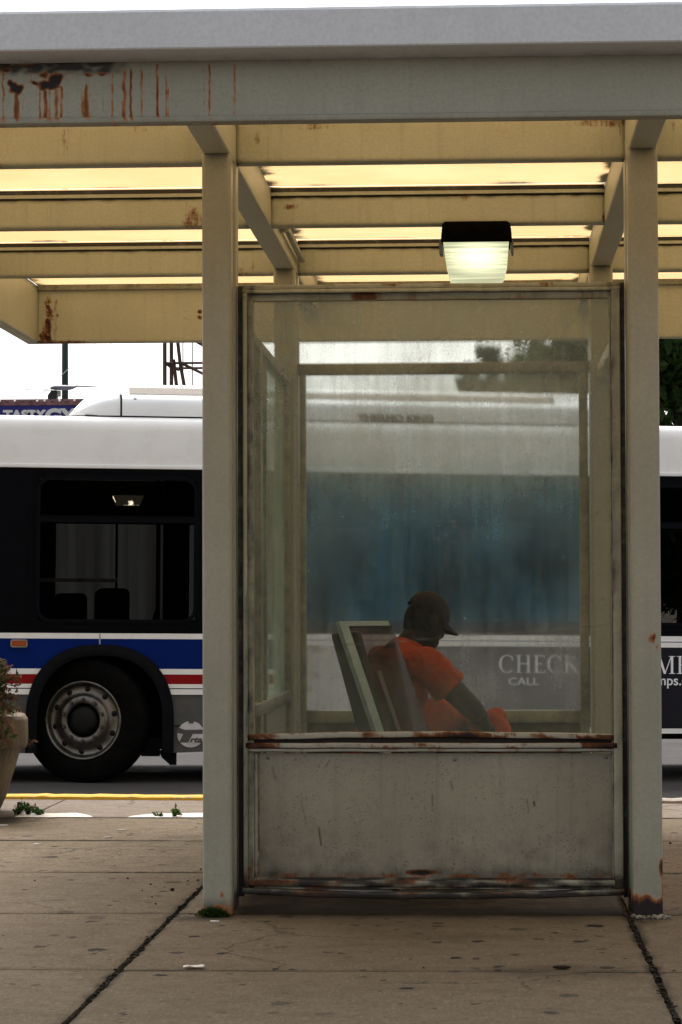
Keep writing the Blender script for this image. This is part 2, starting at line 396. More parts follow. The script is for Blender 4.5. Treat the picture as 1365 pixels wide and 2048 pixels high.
# ------------------------------------------------------------------ the ground
YJ = [1.2, 3.0, 5.85, 7.53, 9.235, 10.93, 12.62, 14.32, 15.86]        # joints across the walk
XJ = [-14.1, -12.25, -10.4, -8.55, -6.7, -4.97, -3.12, -1.266, 0.583, 2.43, 4.28, 6.13, 8.0, 9.85, 11.7]
KERB_A, KERB_B = on_ground(40, 1598.5), on_ground(1330, 1607.0)
def kerb_y(x):
    t_ = (x-KERB_A.x)/(KERB_B.x-KERB_A.x); return KERB_A.y+(KERB_B.y-KERB_A.y)*t_
def slab_grime_shade(p):
    g = 0.0
    px, py = proj(p)
    # under and in front of the shelter: wet dirt plus the shelter's shade painted in
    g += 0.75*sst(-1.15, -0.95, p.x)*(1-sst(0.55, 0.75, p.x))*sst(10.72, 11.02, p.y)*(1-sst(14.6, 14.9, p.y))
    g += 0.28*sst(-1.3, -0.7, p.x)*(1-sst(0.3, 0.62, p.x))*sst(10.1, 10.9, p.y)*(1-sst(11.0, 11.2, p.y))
    # damp patch along the joint at lower right
    d = math.hypot((px-1140)/230, (py-1946)/24); g += 0.42*(1-sst(0.35, 1.0, d))
    d = math.hypot((px-800)/420, (py-1880)/45); g += 0.16*(1-sst(0.2, 1.0, d))
    d = math.hypot((px-385)/110, (py-1838)/9); g += 0.65*(1-sst(0.3, 1.0, d))
    d = math.hypot((px-310)/130, (py-1764)/10); g += 0.15*(1-sst(0.3, 1.0, d))
    d = math.hypot((px-10)/60, (py-1640)/16); g += 0.8*(1-sst(0.3, 1.0, d))
    d = math.hypot((px-370)/70, (py-1674)/5); g += 0.4*(1-sst(0.3, 1.0, d))
    d = math.hypot((px-1290)/70, (py-1842)/14); g += 0.5*(1-sst(0.3, 1.0, d))
    g += 0.22*max(0, nz(p.x*1.3, p.y*2.2, 4)+0.1) + 0.25*max(0, nz(p.x*0.5+3, p.y*3.5, 8)-0.15)
    # black dirt gathered along the joints
    dy = min(abs(p.y-y) for y in YJ); dx = min(abs(p.x-x) for x in XJ)
    g = max(g, 0.8*(1-sst(0.006, 0.03, dy))*(0.75+0.6*nz(p.x*3, p.y)), 0.8*(1-sst(0.012, 0.045, dx))*(0.7+0.8*nz(p.y*6, p.x)))
    if abs(p.y-12.62) < 0.06 and px > 215: g = max(g, 1.1*(1-sst(0.01, 0.05, abs(p.y-12.62)))*(0.8+0.4*nz(p.x*20)))
    if abs(p.y-14.32) < 0.07 and px < 700: g = max(g, 0.95*(1-sst(0.01, 0.06, abs(p.y-14.32)+0.03*(px > 330))))
    return g
def slab(mb, tones, x0, x1, y0, y1, gx0, gx1, gy0, gy1, zt=0.0, step=0.06, far=False):
    """one slab: gridded top (so stains can be stored on it) with ragged edges"""
    nx = max(1, int((x1-x0)/step)); ny = max(1, int((y1-y0)/step))
    if far: nx, ny = max(1, nx//8), max(1, ny//8)
    tone = random.random()*0.35+(0.45 if y0 < 10.5 else 0.25 if y0 < 12.5 else 0.0)  # far rows left lighter: stronger daylight near the kerb put into the tone
    vs = []; fs = []
    for j in range(ny+1):
        for i in range(nx+1):
            x = x0+(x1-x0)*i/nx; y = y0+(y1-y0)*j/ny; z = zt
            edge = (i in (0, nx)) or (j in (0, ny))
            if i == 0: x += gx0*(0.5+0.9*abs(nz(x*3+7, y*7)) + 0.5*max(0, nz(y*19, x)))
            if i == nx: x -= gx1*(0.5+0.9*abs(nz(x*3+3, y*7)) + 0.5*max(0, nz(y*19, x+4)))
            if j == 0: y += gy0*(0.5+0.9*abs(nz(x*7, y*3+1)) + 0.5*max(0, nz(x*19, y)))
            if j == ny: y -= gy1*(0.5+0.9*abs(nz(x*7, y*3+5)) + 0.5*max(0, nz(x*19, y+4)))
            if edge: z -= 0.004
            z += 0.0025*nz(x*0.8, y*0.8, tone*9)
            vs.append((x, y, z))
    W = nx+1
    for j in range(ny):
        for i in range(nx): fs.append((j*W+i, j*W+i+1, (j+1)*W+i+1, (j+1)*W+i))
    b = len(vs)
    rim = [i for i in range(W)]+[j*W+nx for j in range(1, ny+1)]+[ny*W+i for i in range(nx-1, -1, -1)]+[j*W for j in range(ny-1, 0, -1)]
    for k in rim: vs.append((vs[k][0], vs[k][1], zt-0.09))
    n = len(rim)
    for k in range(n): fs.append((rim[k], b+k, b+(k+1) % n, rim[(k+1) % n]))
    mb.add(vs, fs, 0, False); tones += [tone]*len(vs)
mb = MB(); tones = []
for i in range(len(XJ)-1):
    for j in range(len(YJ)-1):
        near = -3.3 < (XJ[i]+XJ[i+1])/2 < 2.6 and YJ[j] > 5
        def gap(xj, base): return {-1.266: 0.017, 0.583: 0.016}.get(xj, base)
        gy = {9.235: 0.008, 10.93: 0.012, 12.62: 0.014, 14.32: 0.02, 15.86: 0.006}
        slab(mb, tones, XJ[i], XJ[i+1], YJ[j], YJ[j+1], gap(XJ[i], 0.01), gap(XJ[i+1], 0.01), gy.get(YJ[j], 0.008), gy.get(YJ[j+1], 0.008),
             zt=0.0, step=0.045 if near else 0.06, far=not near)
sw = mb.build('sidewalk', M_CONC, merge=False, attrs={'grime_shade': slab_grime_shade})
a_ = sw.data.attributes.new('tone', 'FLOAT', 'POINT'); a_.data.foreach_set('value', tones)
tag(sw, kind='structure')
# paler strip beside the kerb
mb = MB(); tones = []
XE = [-14.1, -11.9, -9.6, -7.3, -5.0, -2.73, 2.6, 4.8, 7.0, 9.3, 11.7]
for i in range(len(XE)-1):
    nx = max(2, int((XE[i+1]-XE[i])/0.1)); tone = random.random()*0.4
    vs = []; fs = []
    for j in range(9):
        for k in range(nx+1):
            x = XE[i]+0.006+(XE[i+1]-XE[i]-0.012)*k/nx
            y0_, y1_ = 15.868+0.004*nz(x*9), kerb_y(x)-0.004
            vs.append((x, y0_+(y1_-y0_)*j/8, 0.0))
    for j in range(8):
        for k in range(nx): fs.append((j*(nx+1)+k, j*(nx+1)+k+1, (j+1)*(nx+1)+k+1, (j+1)*(nx+1)+k))
    mb.add(vs, fs); tones += [tone]*len(vs)
es = mb.build('kerbside_strip', M_CONC2, merge=False, attrs={'grime_shade': lambda p: 0.1*max(0, nz(p.x*2, p.y*2))+slab_grime_shade(p)*0.8})
a_ = es.data.attributes.new('tone', 'FLOAT', 'POINT'); a_.data.foreach_set('value', tones)
tag(es, kind='structure')
# pale strips along the edge of the walk, each tapering at one end
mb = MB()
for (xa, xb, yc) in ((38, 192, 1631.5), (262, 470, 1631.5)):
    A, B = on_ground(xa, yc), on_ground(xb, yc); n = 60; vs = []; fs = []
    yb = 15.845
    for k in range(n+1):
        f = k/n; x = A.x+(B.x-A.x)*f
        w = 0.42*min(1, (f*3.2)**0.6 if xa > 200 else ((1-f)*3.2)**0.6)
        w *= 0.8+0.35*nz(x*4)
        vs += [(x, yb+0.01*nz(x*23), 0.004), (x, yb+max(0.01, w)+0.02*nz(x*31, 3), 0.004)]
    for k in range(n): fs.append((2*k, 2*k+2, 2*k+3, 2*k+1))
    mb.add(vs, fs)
ws = mb.build('pale_pavement_edge', M_PALESTRIP, attrs={'grime_shade': lambda p: 0.25*max(0, nz(p.x*6, p.y*9))+0.35*max(0, nz(p.x*14, p.y*25)), 'tone': lambda p: 0})
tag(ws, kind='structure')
mb = MB(); mb.box(-14.1, 11.7, 1.2, 17.0, -0.12, -0.022)
tag(mb.build('pavement_bed', M_DIRT), kind='structure')
# kerb stone
mb = MB(); vs = []; fs = []
xs = lin(-14.1, 11.7, 0.06)
prof = [(0.0, -0.12), (0.0, 0.018), (0.015, 0.026), (0.15, 0.026), (0.17, 0.014), (0.175, -0.30)]
for x in xs:
    for (dy, z) in prof:
        vs.append((x, kerb_y(x)+dy+0.008*nz(x*5, dy*9), z+0.007*nz(x*3, 9)+(0.006*nz(x*13) if z > 0 else 0)))
n = len(prof)
for k in range(len(xs)-1):
    for i in range(n-1): fs.append((k*n+i, (k+1)*n+i, (k+1)*n+i+1, k*n+i+1))
mb.add(vs, fs); tag(mb.build('kerb', M_YEL), kind='structure')

# bus frame: origin on the road under the steered wheel, u to the right (rearwards), w away from us
BUS0 = on_ground(190, 1567, -0.10)
BYAW, BTILT = R(11.0), 0.0098
BM = Matrix.Rotation(BYAW, 3, 'Z') @ Matrix.Rotation(BTILT, 3, 'Y')
def bus_uv(px, py, w=0.0):
    d = BM.transposed() @ ray(px, py); o_ = BM.transposed() @ (Vector((0, 0, HC))-BUS0)
    t_ = (w-o_.y)/d.y; p = o_+d*t_; return p.x, p.z
def road_z(x, y):
    ux = (BM.transposed() @ Vector((x-BUS0.x, y-BUS0.y, 0))).x
    return -0.10 - BTILT*max(-4.0, min(9.0, ux))
mb = MB(); vs = []; fs = []
gx = lin(-60, 60, 1.5); gyy = lin(0, 34, 1.0)
for dy in gyy:
    for x in gx:
        y = (kerb_y(max(-14, min(11, x)))+0.10)+dy; vs.append((x, y, road_z(x, y)))
W = len(gx)
for j in range(len(gyy)-1):
    for i in range(W-1): fs.append((j*W+i, j*W+i+1, (j+1)*W+i+1, (j+1)*W+i))
mb.add(vs, fs); tag(mb.build('road', M_ASPH), kind='structure')
mb = MB(); mb.add([(-900, -900, -0.45), (900, -900, -0.45), (900, 900, -0.45), (-900, 900, -0.45)], [(0, 1, 2, 3)])
tag(mb.build('ground', M_EARTH), kind='structure')
# ------------------------------------------------------------------ the shelter
SHX, SHY = -0.215, 13.0
shelter = empty('bus_shelter', (SHX, SHY, 0), 0, 'peeling cream steel bus shelter with glowing yellowed roof and dirty glass box', 'bus shelter')
def part(o, parent=None):
    p = parent or shelter
    o.parent = p
    base = Vector((0, 0, 0)); q = p
    while q is not None: base += Vector(q.location); q = q.parent
    o.location = -base
    return o
XA, XB = at(404.5, 1000, 10.82).x, at(463, 1000, 10.82).x        # left posts
XC, XD = at(1260, 1000, 10.82).x, at(1321, 1000, 10.82).x        # right posts
YP0, YP1 = 10.82, 11.19       # near posts
YR0, YR1 = 14.56, 14.93       # far posts
ZB = 3.113                    # underside of rafters and purlins
ZP = 3.31                     # roof sheet
YF0, YF1 = 9.27, 9.37         # front edge beam
YE0, YE1 = 16.76, 16.86       # back edge beam
XL0, XL1 = -2.90, -2.815      # left edge beam
XR0, XR1 = 2.36, 2.45
ZE = 2.936                    # underside of edge beams
ZF = 2.962                    # underside of the front edge beam
def blob(px, py, cx, cy, rx, ry):
    return max(0.0, 1.0-math.hypot((px-cx)/rx, (py-cy)/ry))
DRIPS = [(7,128,238,2.2,.8),(34,176,238,5.5,.95),(47,190,225,2,.5),(63,120,160,2,.6),(80,180,238,2.5,.75),(92,178,238,4,.9),(99,176,236,2.5,.7),
         (113,176,238,4,.75),(124,170,238,3,.8),(173,165,238,6,.85),(166,180,225,3,.6),(182,185,232,3,.6),(206,160,222,2.5,.35),(225,142,238,2.2,.65),
         (249,136,238,4.5,.8),(262,136,236,2.2,1.0),(284,136,238,2.4,.65),(315,125,238,2.4,1.05),(333,128,238,2.2,.6),(337,170,236,2,.6),
         (362,128,234,2,.28),(380,128,234,2,.28),(409,128,225,1.8,.5),(419,124,236,2.2,.8),(440,130,220,2,.28),(470,124,232,2.2,.62),(466,190,235,2,.5)]
def beam_rust(p):
    px, py = proj(p); r = 0.0
    if px > 540 and px < 1365: 
        r = 0.10*max(0, nz(px*0.02, 3))
    if -400 < px < 560:
        for (x, y0, y1, w, s_) in DRIPS:
            wob = 2.2*nz(py*0.045, x)
            sp = 1.0
            if x == 173: sp = 0.35+1.1*(py-165)/73
            if x == 34: sp = 0.5+0.6*(py-176)/62
            d = abs(px-x-wob)/(1.3*w*max(0.2, sp))
            if d < 1.6 and y0-2 < py < y1+4:
                f = (1-sst(0.25, 1.5, d))*sst(y0-3, y0+6, py)
                r = max(r, s_*f*(0.75+0.3*nz(px*0.2, py*0.03)))
        for (cx, cy, rx, ry, k) in ((34,177,19,14,2.4),(22,168,9,11,1.7),(95,170,28,14,2.1),(112,157,18,15,2.6),(88,150,12,9,1.2),(205,148,22,5,1.1),(176,150,14,6,1.2),(70,165,14,5,1.6),(12,140,20,6,1.2),(58,128,40,5,.8),(15,128,16,8,1.3)):
            r = max(r, k*blob(px+5*nz(px*.09, py*.09), py+5*nz(px*.09+7, py*.09), cx, cy, rx, ry))
        r = max(r, 0.5*sst(231, 239, py)*(1-sst(470, 560, px))*(0.5+0.6*nz(px*0.05)))
        for (x, y0, y1, w, s_) in DRIPS:
            if s_ > 0.5: r = max(r, 0.27*(1-sst(0.3, 3.2, abs(px-x)/w))*sst(y0, y1, py))
    r = max(r, 0.42*(py > 234)*(0.4+0.6*max(0, nz(px*0.03, 8)))*(1-sst(500, 800, px)*0.7))
    return r
def beam_grime(p):
    px, py = proj(p)
    g = 0.55*(1-sst(118, 150, py))*(0.5+0.5*nz(px*0.02, 1)) if px < 620 else 0.12*(1-sst(118, 140, py))
    if px < 290: g = max(g, 0.95*(1-sst(134, 160+10*nz(px*.06, 2), py))*(1-sst(200, 290, px))*(0.6+0.6*nz(px*.05, py*.1)+0.3))
    g = max(g, 0.35*sst(226, 240, py))
    return g
# front edge beam: fine mesh where the rust runs are
prof = rrect(YF0, YF1, ZF, ZP-0.008, 0.012, 4, 0.006)
st = lin(XL0, -1.72, 0.05)+lin(-1.716, -0.70, 0.0042)+lin(-0.69, XR1, 0.03)
mb = MB(); mb.sweep(prof, 0, st); part(mb.build('edge_beam', M_POST, attrs={'rust': beam_rust, 'grime_shade': beam_grime}))
mb = MB(); mb.sweep(rrect(YF0-0.014, YF0+0.03, ZF-0.006, ZF+0.016, 0.004, 2, 0.02), 0, lin(XL0-0.002, XR1+0.002, 0.012))
part(mb.build('beam_flange', M_POST, attrs={'rust': lambda p: 0.75*beam_rust(p)+0.12*max(0, nz(p.x*9)), 'grime_shade': lambda p: 0.28}))
# white fascia standing forward of the beam
mb = MB()
fp = [(9.262, 3.172), (9.12, 3.186), (9.115, 3.191), (9.102, 3.312), (9.108, 3.322), (9.30, 3.322), (9.30, 3.319)]
mb.sweep(fp+[(9.262, 3.317)], 0, lin(XL0-0.05, XR1+0.05, 0.06), smooth=False)
part(mb.build('fascia', M_FASCIA, attrs={'rust': lambda p: 0.0, 'grime_shade': lambda p: 0.35*sst(9.13, 9.2, p.y)+0.08*(1-sst(3.19, 3.205, p.z))}))
# back and side edge beams
def rear_rust(p):
    px, py = proj(p); r = 0
    for (cx, w, y0, k) in ((98, 7, 590, 1.15), (112, 4, 588, .75), (85, 3, 625, .7), (90, 9, 640, .8), (104, 10, 612, .55)):
        d = abs(px-cx-5*nz(py*.05, cx))/w
        r = max(r, k*(1-sst(.3, 1.6, d))*sst(y0-6, y0+18, py)*(0.35+1.0*abs(nz(px*.16, py*.06))+0.25*nz(px*.4, py*.3)))
    r = max(r, 0.5*blob(px, py, 400, 628, 8, 22)*2*(nz(px*.3, py*.2) > 0.1))
    r = max(r, 0.55*sst(676, 684, py)*(1-sst(140, 220, px)))
    r = max(r, 0.9*blob(px, py, 392, 573, 40, 5))
    return r
def rear_grime(p):
    px, py = proj(p)
    return 0.75*(1-sst(3.24, 3.285, p.z))*0 + 0.85*sst(3.262, 3.29, p.z+0.006*nz(p.x*9)) + 0.25*blob(px, py, 100, 640, 40, 60) + 0.12*(1-sst(2.93, 2.96, p.z)) + 0.5*blob(px, py, 375, 630, 16, 50)*max(0, nz(px*.2, py*.2)*3)
mb = MB(); mb.sweep(rrect(YE0, YE1, ZE, ZP-0.008, 0.010, 3, 0.012), 0, lin(XL1, -2.9+0.9, 0.02)[0:0]+lin(XL1, -2.3, 0.01)+lin(-2.29, XR0, 0.03))
part(mb.build('edge_beam', M_PAINT, attrs={'rust': rear_rust, 'grime_shade': rear_grime}))
for (xa, xb) in ((XL0, XL1), (XR0, XR1)):
    mb = MB(); mb.sweep(rrect(ZE, ZP-0.008, xa, xb, 0.010, 3, 0.03), 1, lin(YF1, YE1, 0.08))
    part(mb.build('edge_beam', M_PAINT, attrs={'rust': lambda p: 0.25*sst(16.4, 16.76, p.y)*max(0, nz(p.y*5, p.z*9)+.2), 'grime_shade': lambda p: 0.7*sst(3.25, 3.29, p.z)+0.3*sst(16.5, 16.76, p.y)}))
# rafters over the posts
RAF = []
for (xa, xb) in ((XA, XB), (XC, XD)):
    c = (xa+xb)/2; h = 0.056; RAF.append((c-h, c+h))
    mb = MB(); mb.sweep(rrect(ZB, ZP-0.008, c-h, c+h, 0.010, 3, 0.03), 1, lin(YF1, YE0, 0.05))
    part(mb.build('rafter', M_PAINT, attrs={'rust': lambda p: 0.18*max(0, nz(p.y*4, p.z*9, p.x)), 'grime_shade': lambda p: 0.8*sst(3.24, 3.285, p.z+0.01*nz(p.y*7))+0.18*sst(3.10, 3.112, 3.218-p.z)}))
# purlins in three bays each
BAYS = [(XL1, RAF[0][0]), (RAF[0][1], RAF[1][0]), (RAF[1][1], XR0)]
YPU = [11.10, 12.96, 14.84]
def purlin_rust(p):
    px, py = proj(p); r = 0
    r = max(r, 1.1*blob(px, py, 485, 250, 4, 34), 0.5*blob(px, py, 500, 275, 5, 40), 0.45*blob(px, py, 515, 280, 4, 40))
    r = max(r, 0.62*blob(px+4*nz(px*.2, py*.2), py, 582, 413, 26, 10))
    r = max(r, 1.2*blob(px, py, 1208, 436, 6, 14), 0.8*blob(px, py, 1206, 395, 4, 50), 0.7*blob(px, py, 370, 410, 5, 22), 0.45*blob(px, py, 362, 395, 6, 40))
    r = max(r, 0.7*blob(px, py, 1240, 265, 6, 18), 0.5*blob(px, py, 1238, 260, 3, 40), 0.45*blob(px, py, 1345, 250, 8, 30))
    r = max(r, 0.42*max(0, nz(p.x*6, p.y, p.z*4)-0.25)*2)
    r = max(r, 0.5*sst(3.245, 3.262, p.z)*max(0, nz(p.x*3, p.y*3)+.15))
    return r
for k, y in enumerate(YPU):
    for b, (xa, xb) in enumerate(BAYS):
        mb = MB(); mb.sweep(rrect(y, y+0.09, ZB+0.003, 3.262 if k else 3.302, 0.014, 4, 0.014), 0, lin(xa, xb, 0.018), smooth=True)
        pu = part(mb.build('purlin', M_PAINT, attrs={'rust': purlin_rust, 'grime_shade': lambda p, k=k: (0.75*sst(3.236, 3.262, p.z+0.008*nz(p.x*14, p.y)) if k else 0)+0.30*(1-sst(ZB+.012, ZB+.03, p.z)) + 0.35*max(0, 1-abs(p.x-xa)/0.05)*0.6+0.35*max(0, 1-abs(p.x-xb)/0.05)*0.6}))
        if k == 0: continue
        mb = MB(); mb.gbox(xa, xb, y-0.012, y+0.10, 3.2655, 3.282, 0.05); mb.gbox(xa, xb, y-0.004, y+0.092, 3.284, 3.305, 0.05)
        tr = mb.build('glazing_bar', M_PAINT, attrs={'rust': lambda p: 0.15, 'grime_shade': lambda p: 0.18 if p.z < 3.283 else 0.9})
        part(tr, pu)
mb = MB(); mb.box(XL1, XR0, YE0-0.03, YE0-0.002, 3.268, 3.302)
part(mb.build('glazing_bar', M_PAINT, attrs={'rust': lambda p: 0.2, 'grime_shade': lambda p: 0.55}))
# roof sheets, one per bay and row
rows = [(YF1, YPU[0]), (YPU[0], YPU[1]), (YPU[1], YPU[2]), (YPU[2], YE1)]
for (ya, yb) in rows:
    for (xa, xb) in BAYS:
        mb = MB(); X_ = lin(xa-0.02, xb+0.02, 0.03); Y_ = lin(ya+0.012, yb+0.006, 0.05)
        vs = [(x, y, ZP+0.004) for y in Y_ for x in X_]; W = len(X_)
        fs = [(j*W+i, j*W+i+1, (j+1)*W+i+1, (j+1)*W+i) for j in range(len(Y_)-1) for i in range(W-1)]
        mb.add(vs, fs)
        def rg(p, xa=xa, xb=xb, yb=yb, ya=ya):
            e = max(1-(p.x-xa)/0.09, 1-(xb-p.x)/0.07, 0)*max(0, 0.75+1.3*nz(p.y*5, p.x*2))
            e2 = max(0, 1-(yb-p.y)/0.12)*max(0, 0.30+1.1*nz(p.x*3.1, p.y))
            return max(e, e2, 0)*0.95
        part(mb.build('roof_sheet', M_ROOF, attrs={'grime_shade': rg}))
# posts: two tubes joined by a web, rust at the foot
def post_rust(right):
    def f(p):
        px, py = proj(p); z = p.z + 0.03*nz(p.x*22, p.y*22, p.z*8)
        if right:
            r = 1.25*(1-sst(0.035, 0.11, z))
            if py < 1760: r = max(r, 0)
            r = max(r, 1.5*blob(px, py, 1325, 1735, 9, 26), 0.95*blob(px, py, 1327, 1775, 6, 60), 0.7*blob(px, py, 1274, 1728, 4, 16), 0.7*blob(px, py, 1277, 1775, 5, 22), 0.6*blob(px, py, 1282, 1790, 7, 14))
            r = max(r, 1.9*blob(px, py, 1306, 1279, 9, 6), 1.5*blob(px, py, 1313, 1290, 5, 8), 1.2*blob(px, py, 1309, 1303, 5, 9), 1.0*blob(px, py, 1295, 1279, 4, 4))
        else:
            r = 0.75*(1-sst(0.02, 0.06, z)) if p.x < XA+0.09 else 0.40*(1-sst(0.03, 0.12, z))
            r = max(r, 1.0*blob(px, py, 445, 1790, 5, 12), 0.7*blob(px, py, 452, 1352, 3, 3)*2, 1.2*blob(px, py, 461, 967, 3, 6))
        return r
    return f
def post(xa, xb, ya, right, near):
    mb = MB(); st = lin(0.0, 0.3, 0.012)+lin(0.32, ZB, 0.035) if near else lin(0, ZB, 0.1)
    mb.sweep(rrect(xa, xb, ya, ya+0.105, 0.017, 5, 0.012), 2, st)
    mb.sweep(rrect(xa+0.002, xb-0.002, ya+0.235, ya+0.37, 0.017, 5, 0.02), 2, st)
    mb.box(xa+0.022, xb-0.022, ya+0.10, ya+0.24, 0.0, ZB)
    return part(mb.build('post', M_POST, attrs={'rust': post_rust(right) if near else (lambda p: 1-sst(0.02, 0.08, p.z)),
        'grime_shade': lambda p: (0.5*(1-sst(0.0, 0.35, p.z))*(p.y > ya+0.09)) + (0.55 if ya+0.11 < p.y < ya+0.234 else 0.0) + 0.14*(1-sst(0.02, 0.2, p.z)) + (0.6*(1-sst(0.02, 0.10, p.z)) if p.x < 0 else 0) + 0.25*sst(3.02, 3.1, p.z)}))
post(XA, XB, YP0, False, True); post(XC, XD, YP0, True, True); post(XA, XB, YR0, False, False); post(XC, XD, YR0, True, False)

# near glazed frame between the two near posts
YG = 11.07
def gx(px, py=1000): return at(px, py, YG).x
def gz(py, px=860): return at(px, py, YG).z
FX0, FX1 = gx(486.5), gx(1243)
HW = (FX1-FX0)/2; FXC = (FX0+FX1)/2
def bow(x): return max(0, 1-((x-FXC)/HW)**2)
def frame_rust(p):
    px, py = proj(p); r = 0.0
    r = max(r, 0.62*(0.25+1.1*max(0, nz(px*.016, 2)))*sst(577, 570, py) if py < 585 else 0)
    if 584 < py < 600: r = max(r, 0.75*max(0, nz(px*.013, 5)+.25))
    if py > 1700: r = max(r, 0.6*sst(1745, 1775, py)*(0.4+0.7*nz(px*.03, py*.05)))
    if py > 1640: r = max(r, 0.5*blob(px, py, 500, 1745, 26, 50), 0.4*blob(px, py, 1236, 1740, 14, 60))
    r = max(r, 0.22*max(0, nz(px*.1, py*.02)))
    return r
def frame_grime(p):
    px, py = proj(p); g = 0.05
    if py < 600: g = 0.38*(1-sst(576, 580, py)) if py < 582 else 0.5*sst(583, 588, py)
    g = max(g, 0.95*sst(1715, 1775, py))
    g = max(g, (0.52 if (493.5 < px < 508 or 1218 < px < 1228) else 0.26)+0.3*max(0, nz(px*.2, py*.02)))
    return g
frame = empty('window_frame', (0, 0, 0)); frame.parent = shelter
mb = MB()
zt, zb = gz(567), gz(1796)
def vbar(xa, xb, ya, yb, z0, z1): mb.sweep(rrect(xa, xb, ya, yb, 0.004, 2, 0.02), 2, lin(z0, z1, 0.03))
def hbar(z0, z1, ya, yb, xa, xb, sag=0.0):
    i0 = len(mb.v); mb.sweep(rrect(ya, yb, z0, z1, 0.004, 2, 0.012), 0, lin(xa, xb, 0.02))
    for i in range(i0, len(mb.v)):
        v = mb.v[i]; mb.v[i] = (v[0], v[1], v[2]+sag*bow(v[0])+0.002*nz(v[0]*6, v[2]*9))
vbar(FX0, FX0+0.019, YG-0.012, YG+0.05, zb+0.02, zt-0.02); vbar(FX0+0.019, FX0+0.043, YG+0.004, YG+0.045, zb+0.03, zt-0.05)
vbar(FX1-0.038, FX1-0.001, YG-0.012, YG+0.05, zb+0.02, zt-0.02); vbar(FX1-0.046, FX1-0.038, YG+0.004, YG+0.045, zb+0.03, zt-0.05)
hbar(zt-0.019, zt, YG-0.004, YG+0.05, FX0, FX1)
hbar(gz(584), zt-0.020, YG-0.014, YG+0.05, FX0, FX1)
hbar(gz(599), gz(584)-0.001, YG+0.010, YG+0.045, FX0+0.019, FX1-0.038)
o = mb.build('outer_frame', M_PAINT, attrs={'rust': frame_rust, 'grime_shade': frame_grime}); part(o, frame)
# three bowed, flaking rails under the pane
def rail_rust(p):
    px, py = proj(p)
    e = max(0, nz(px*.021, py*.06, 3)+0.12)*1.3
    r = 0.08+0.5*e + 0.45*max(0, nz(px*.07, py*.3))
    if 840 < px < 1010 and py < 1484: r += 1.1*blob(px, py, 925, 1474, 95, 16)
    if px > 1160 and py > 1470: r += 0.5
    if px < 560: r += 0.35
    if py > 1496: r = 0.16+0.25*e
    return r
mb = MB()
hbar(gz(1480), gz(1469), YG-0.012, YG+0.045, FX0+0.019, FX1-0.038, 0.011)
hbar(gz(1495.5), gz(1485.5), YG-0.018, YG+0.05, FX0+0.012, FX1-0.025, -0.001)
hbar(gz(1503.5), gz(1497), YG-0.010, YG+0.05, FX0+0.019, FX1-0.03, 0.0)
part(mb.build('rail', M_RAIL, attrs={'rust': rail_rust, 'grime_shade': lambda p: 0.12+0.25*max(0, nz(p.x*8, p.z*30))}), frame)
mb = MB(); mb.box(FX0+0.03, FX1-0.03, YG+0.012, YG+0.046, gz(1505), gz(1474))
part(mb.build('rail_core', M_PAINT, attrs={'rust': lambda p: 0.9, 'grime_shade': lambda p: 0.95}), frame)
# glass
_r = random.Random(77)
SPECKS = [(_r.uniform(510, 1218), 600+860*_r.random()**1.2, _r.uniform(1.6, 3.6), _r.uniform(0.3, 1.0)) for _ in range(230)]
SCR = []
for _ in range(46):
    x0_, y0_ = _r.uniform(515, 1210), _r.uniform(680, 1440); a_ = _r.gauss(1.57, 0.5); L_ = _r.uniform(10, 60)
    SCR.append((x0_, y0_, x0_+L_*math.cos(a_), y0_+L_*math.sin(a_), _r.uniform(0.10, 0.35)))
def pane_mark(p):
    px, py = proj(p); m = 0
    for (cx, cy, rr, k) in SPECKS:
        if abs(px-cx) < 5 and abs(py-cy) < 5: m = max(m, k*max(0, 1-math.hypot(px-cx, py-cy)/(rr+1.2)))
    for (a, b, c_, d_, k) in SCR:
        if min(a, c_)-4 < px < max(a, c_)+4 and min(b, d_)-4 < py < max(b, d_)+4:
            t_ = max(0, min(1, ((px-a)*(c_-a)+(py-b)*(d_-b))/((c_-a)**2+(d_-b)**2))); m = max(m, k*max(0, 1-math.hypot(px-a-(c_-a)*t_, py-b-(d_-b)*t_)/2.2))
    ln = 1292-(px-665)*0.075
    if px > 690: m = max(m, 0.75*max(0, 1-abs(py-ln)/2.4))  # pale straight line running across the pane
    m = max(m, 0.5*max(0, 1-abs(math.hypot(px-1018, py-948)-14)/2.0)*(py < 950))
    for (a, b, c_, d_) in ((815, 1240, 835, 1290), (935, 795, 950, 850), (1035, 1193, 1050, 1206)):
        t_ = max(0, min(1, ((px-a)*(c_-a)+(py-b)*(d_-b))/((c_-a)**2+(d_-b)**2)))
        m = max(m, 0.4*max(0, 1-math.hypot(px-a-(c_-a)*t_, py-b-(d_-b)*t_)/1.8))
    if 845 < px < 925 and 1040 < py < 1085: m = max(m, 0.9*sst(.28, .5, nz(px*.06, py*.22)))
    if 960 < px < 1020 and 1050 < py < 1062: m = max(m, 0.8*sst(.2, .4, nz(px*.08, py*.3)))
    return m
mb = MB(); X_ = lin(FX0+0.030, FX1-0.042, 0.005); Z_ = lin(gz(1474), gz(597), 0.007); W = len(X_)
mb.add([(x, YG+0.030, z) for z in Z_ for x in X_], [(j*W+i, j*W+i+1, (j+1)*W+i+1, (j+1)*W+i) for j in range(len(Z_)-1) for i in range(W-1)])
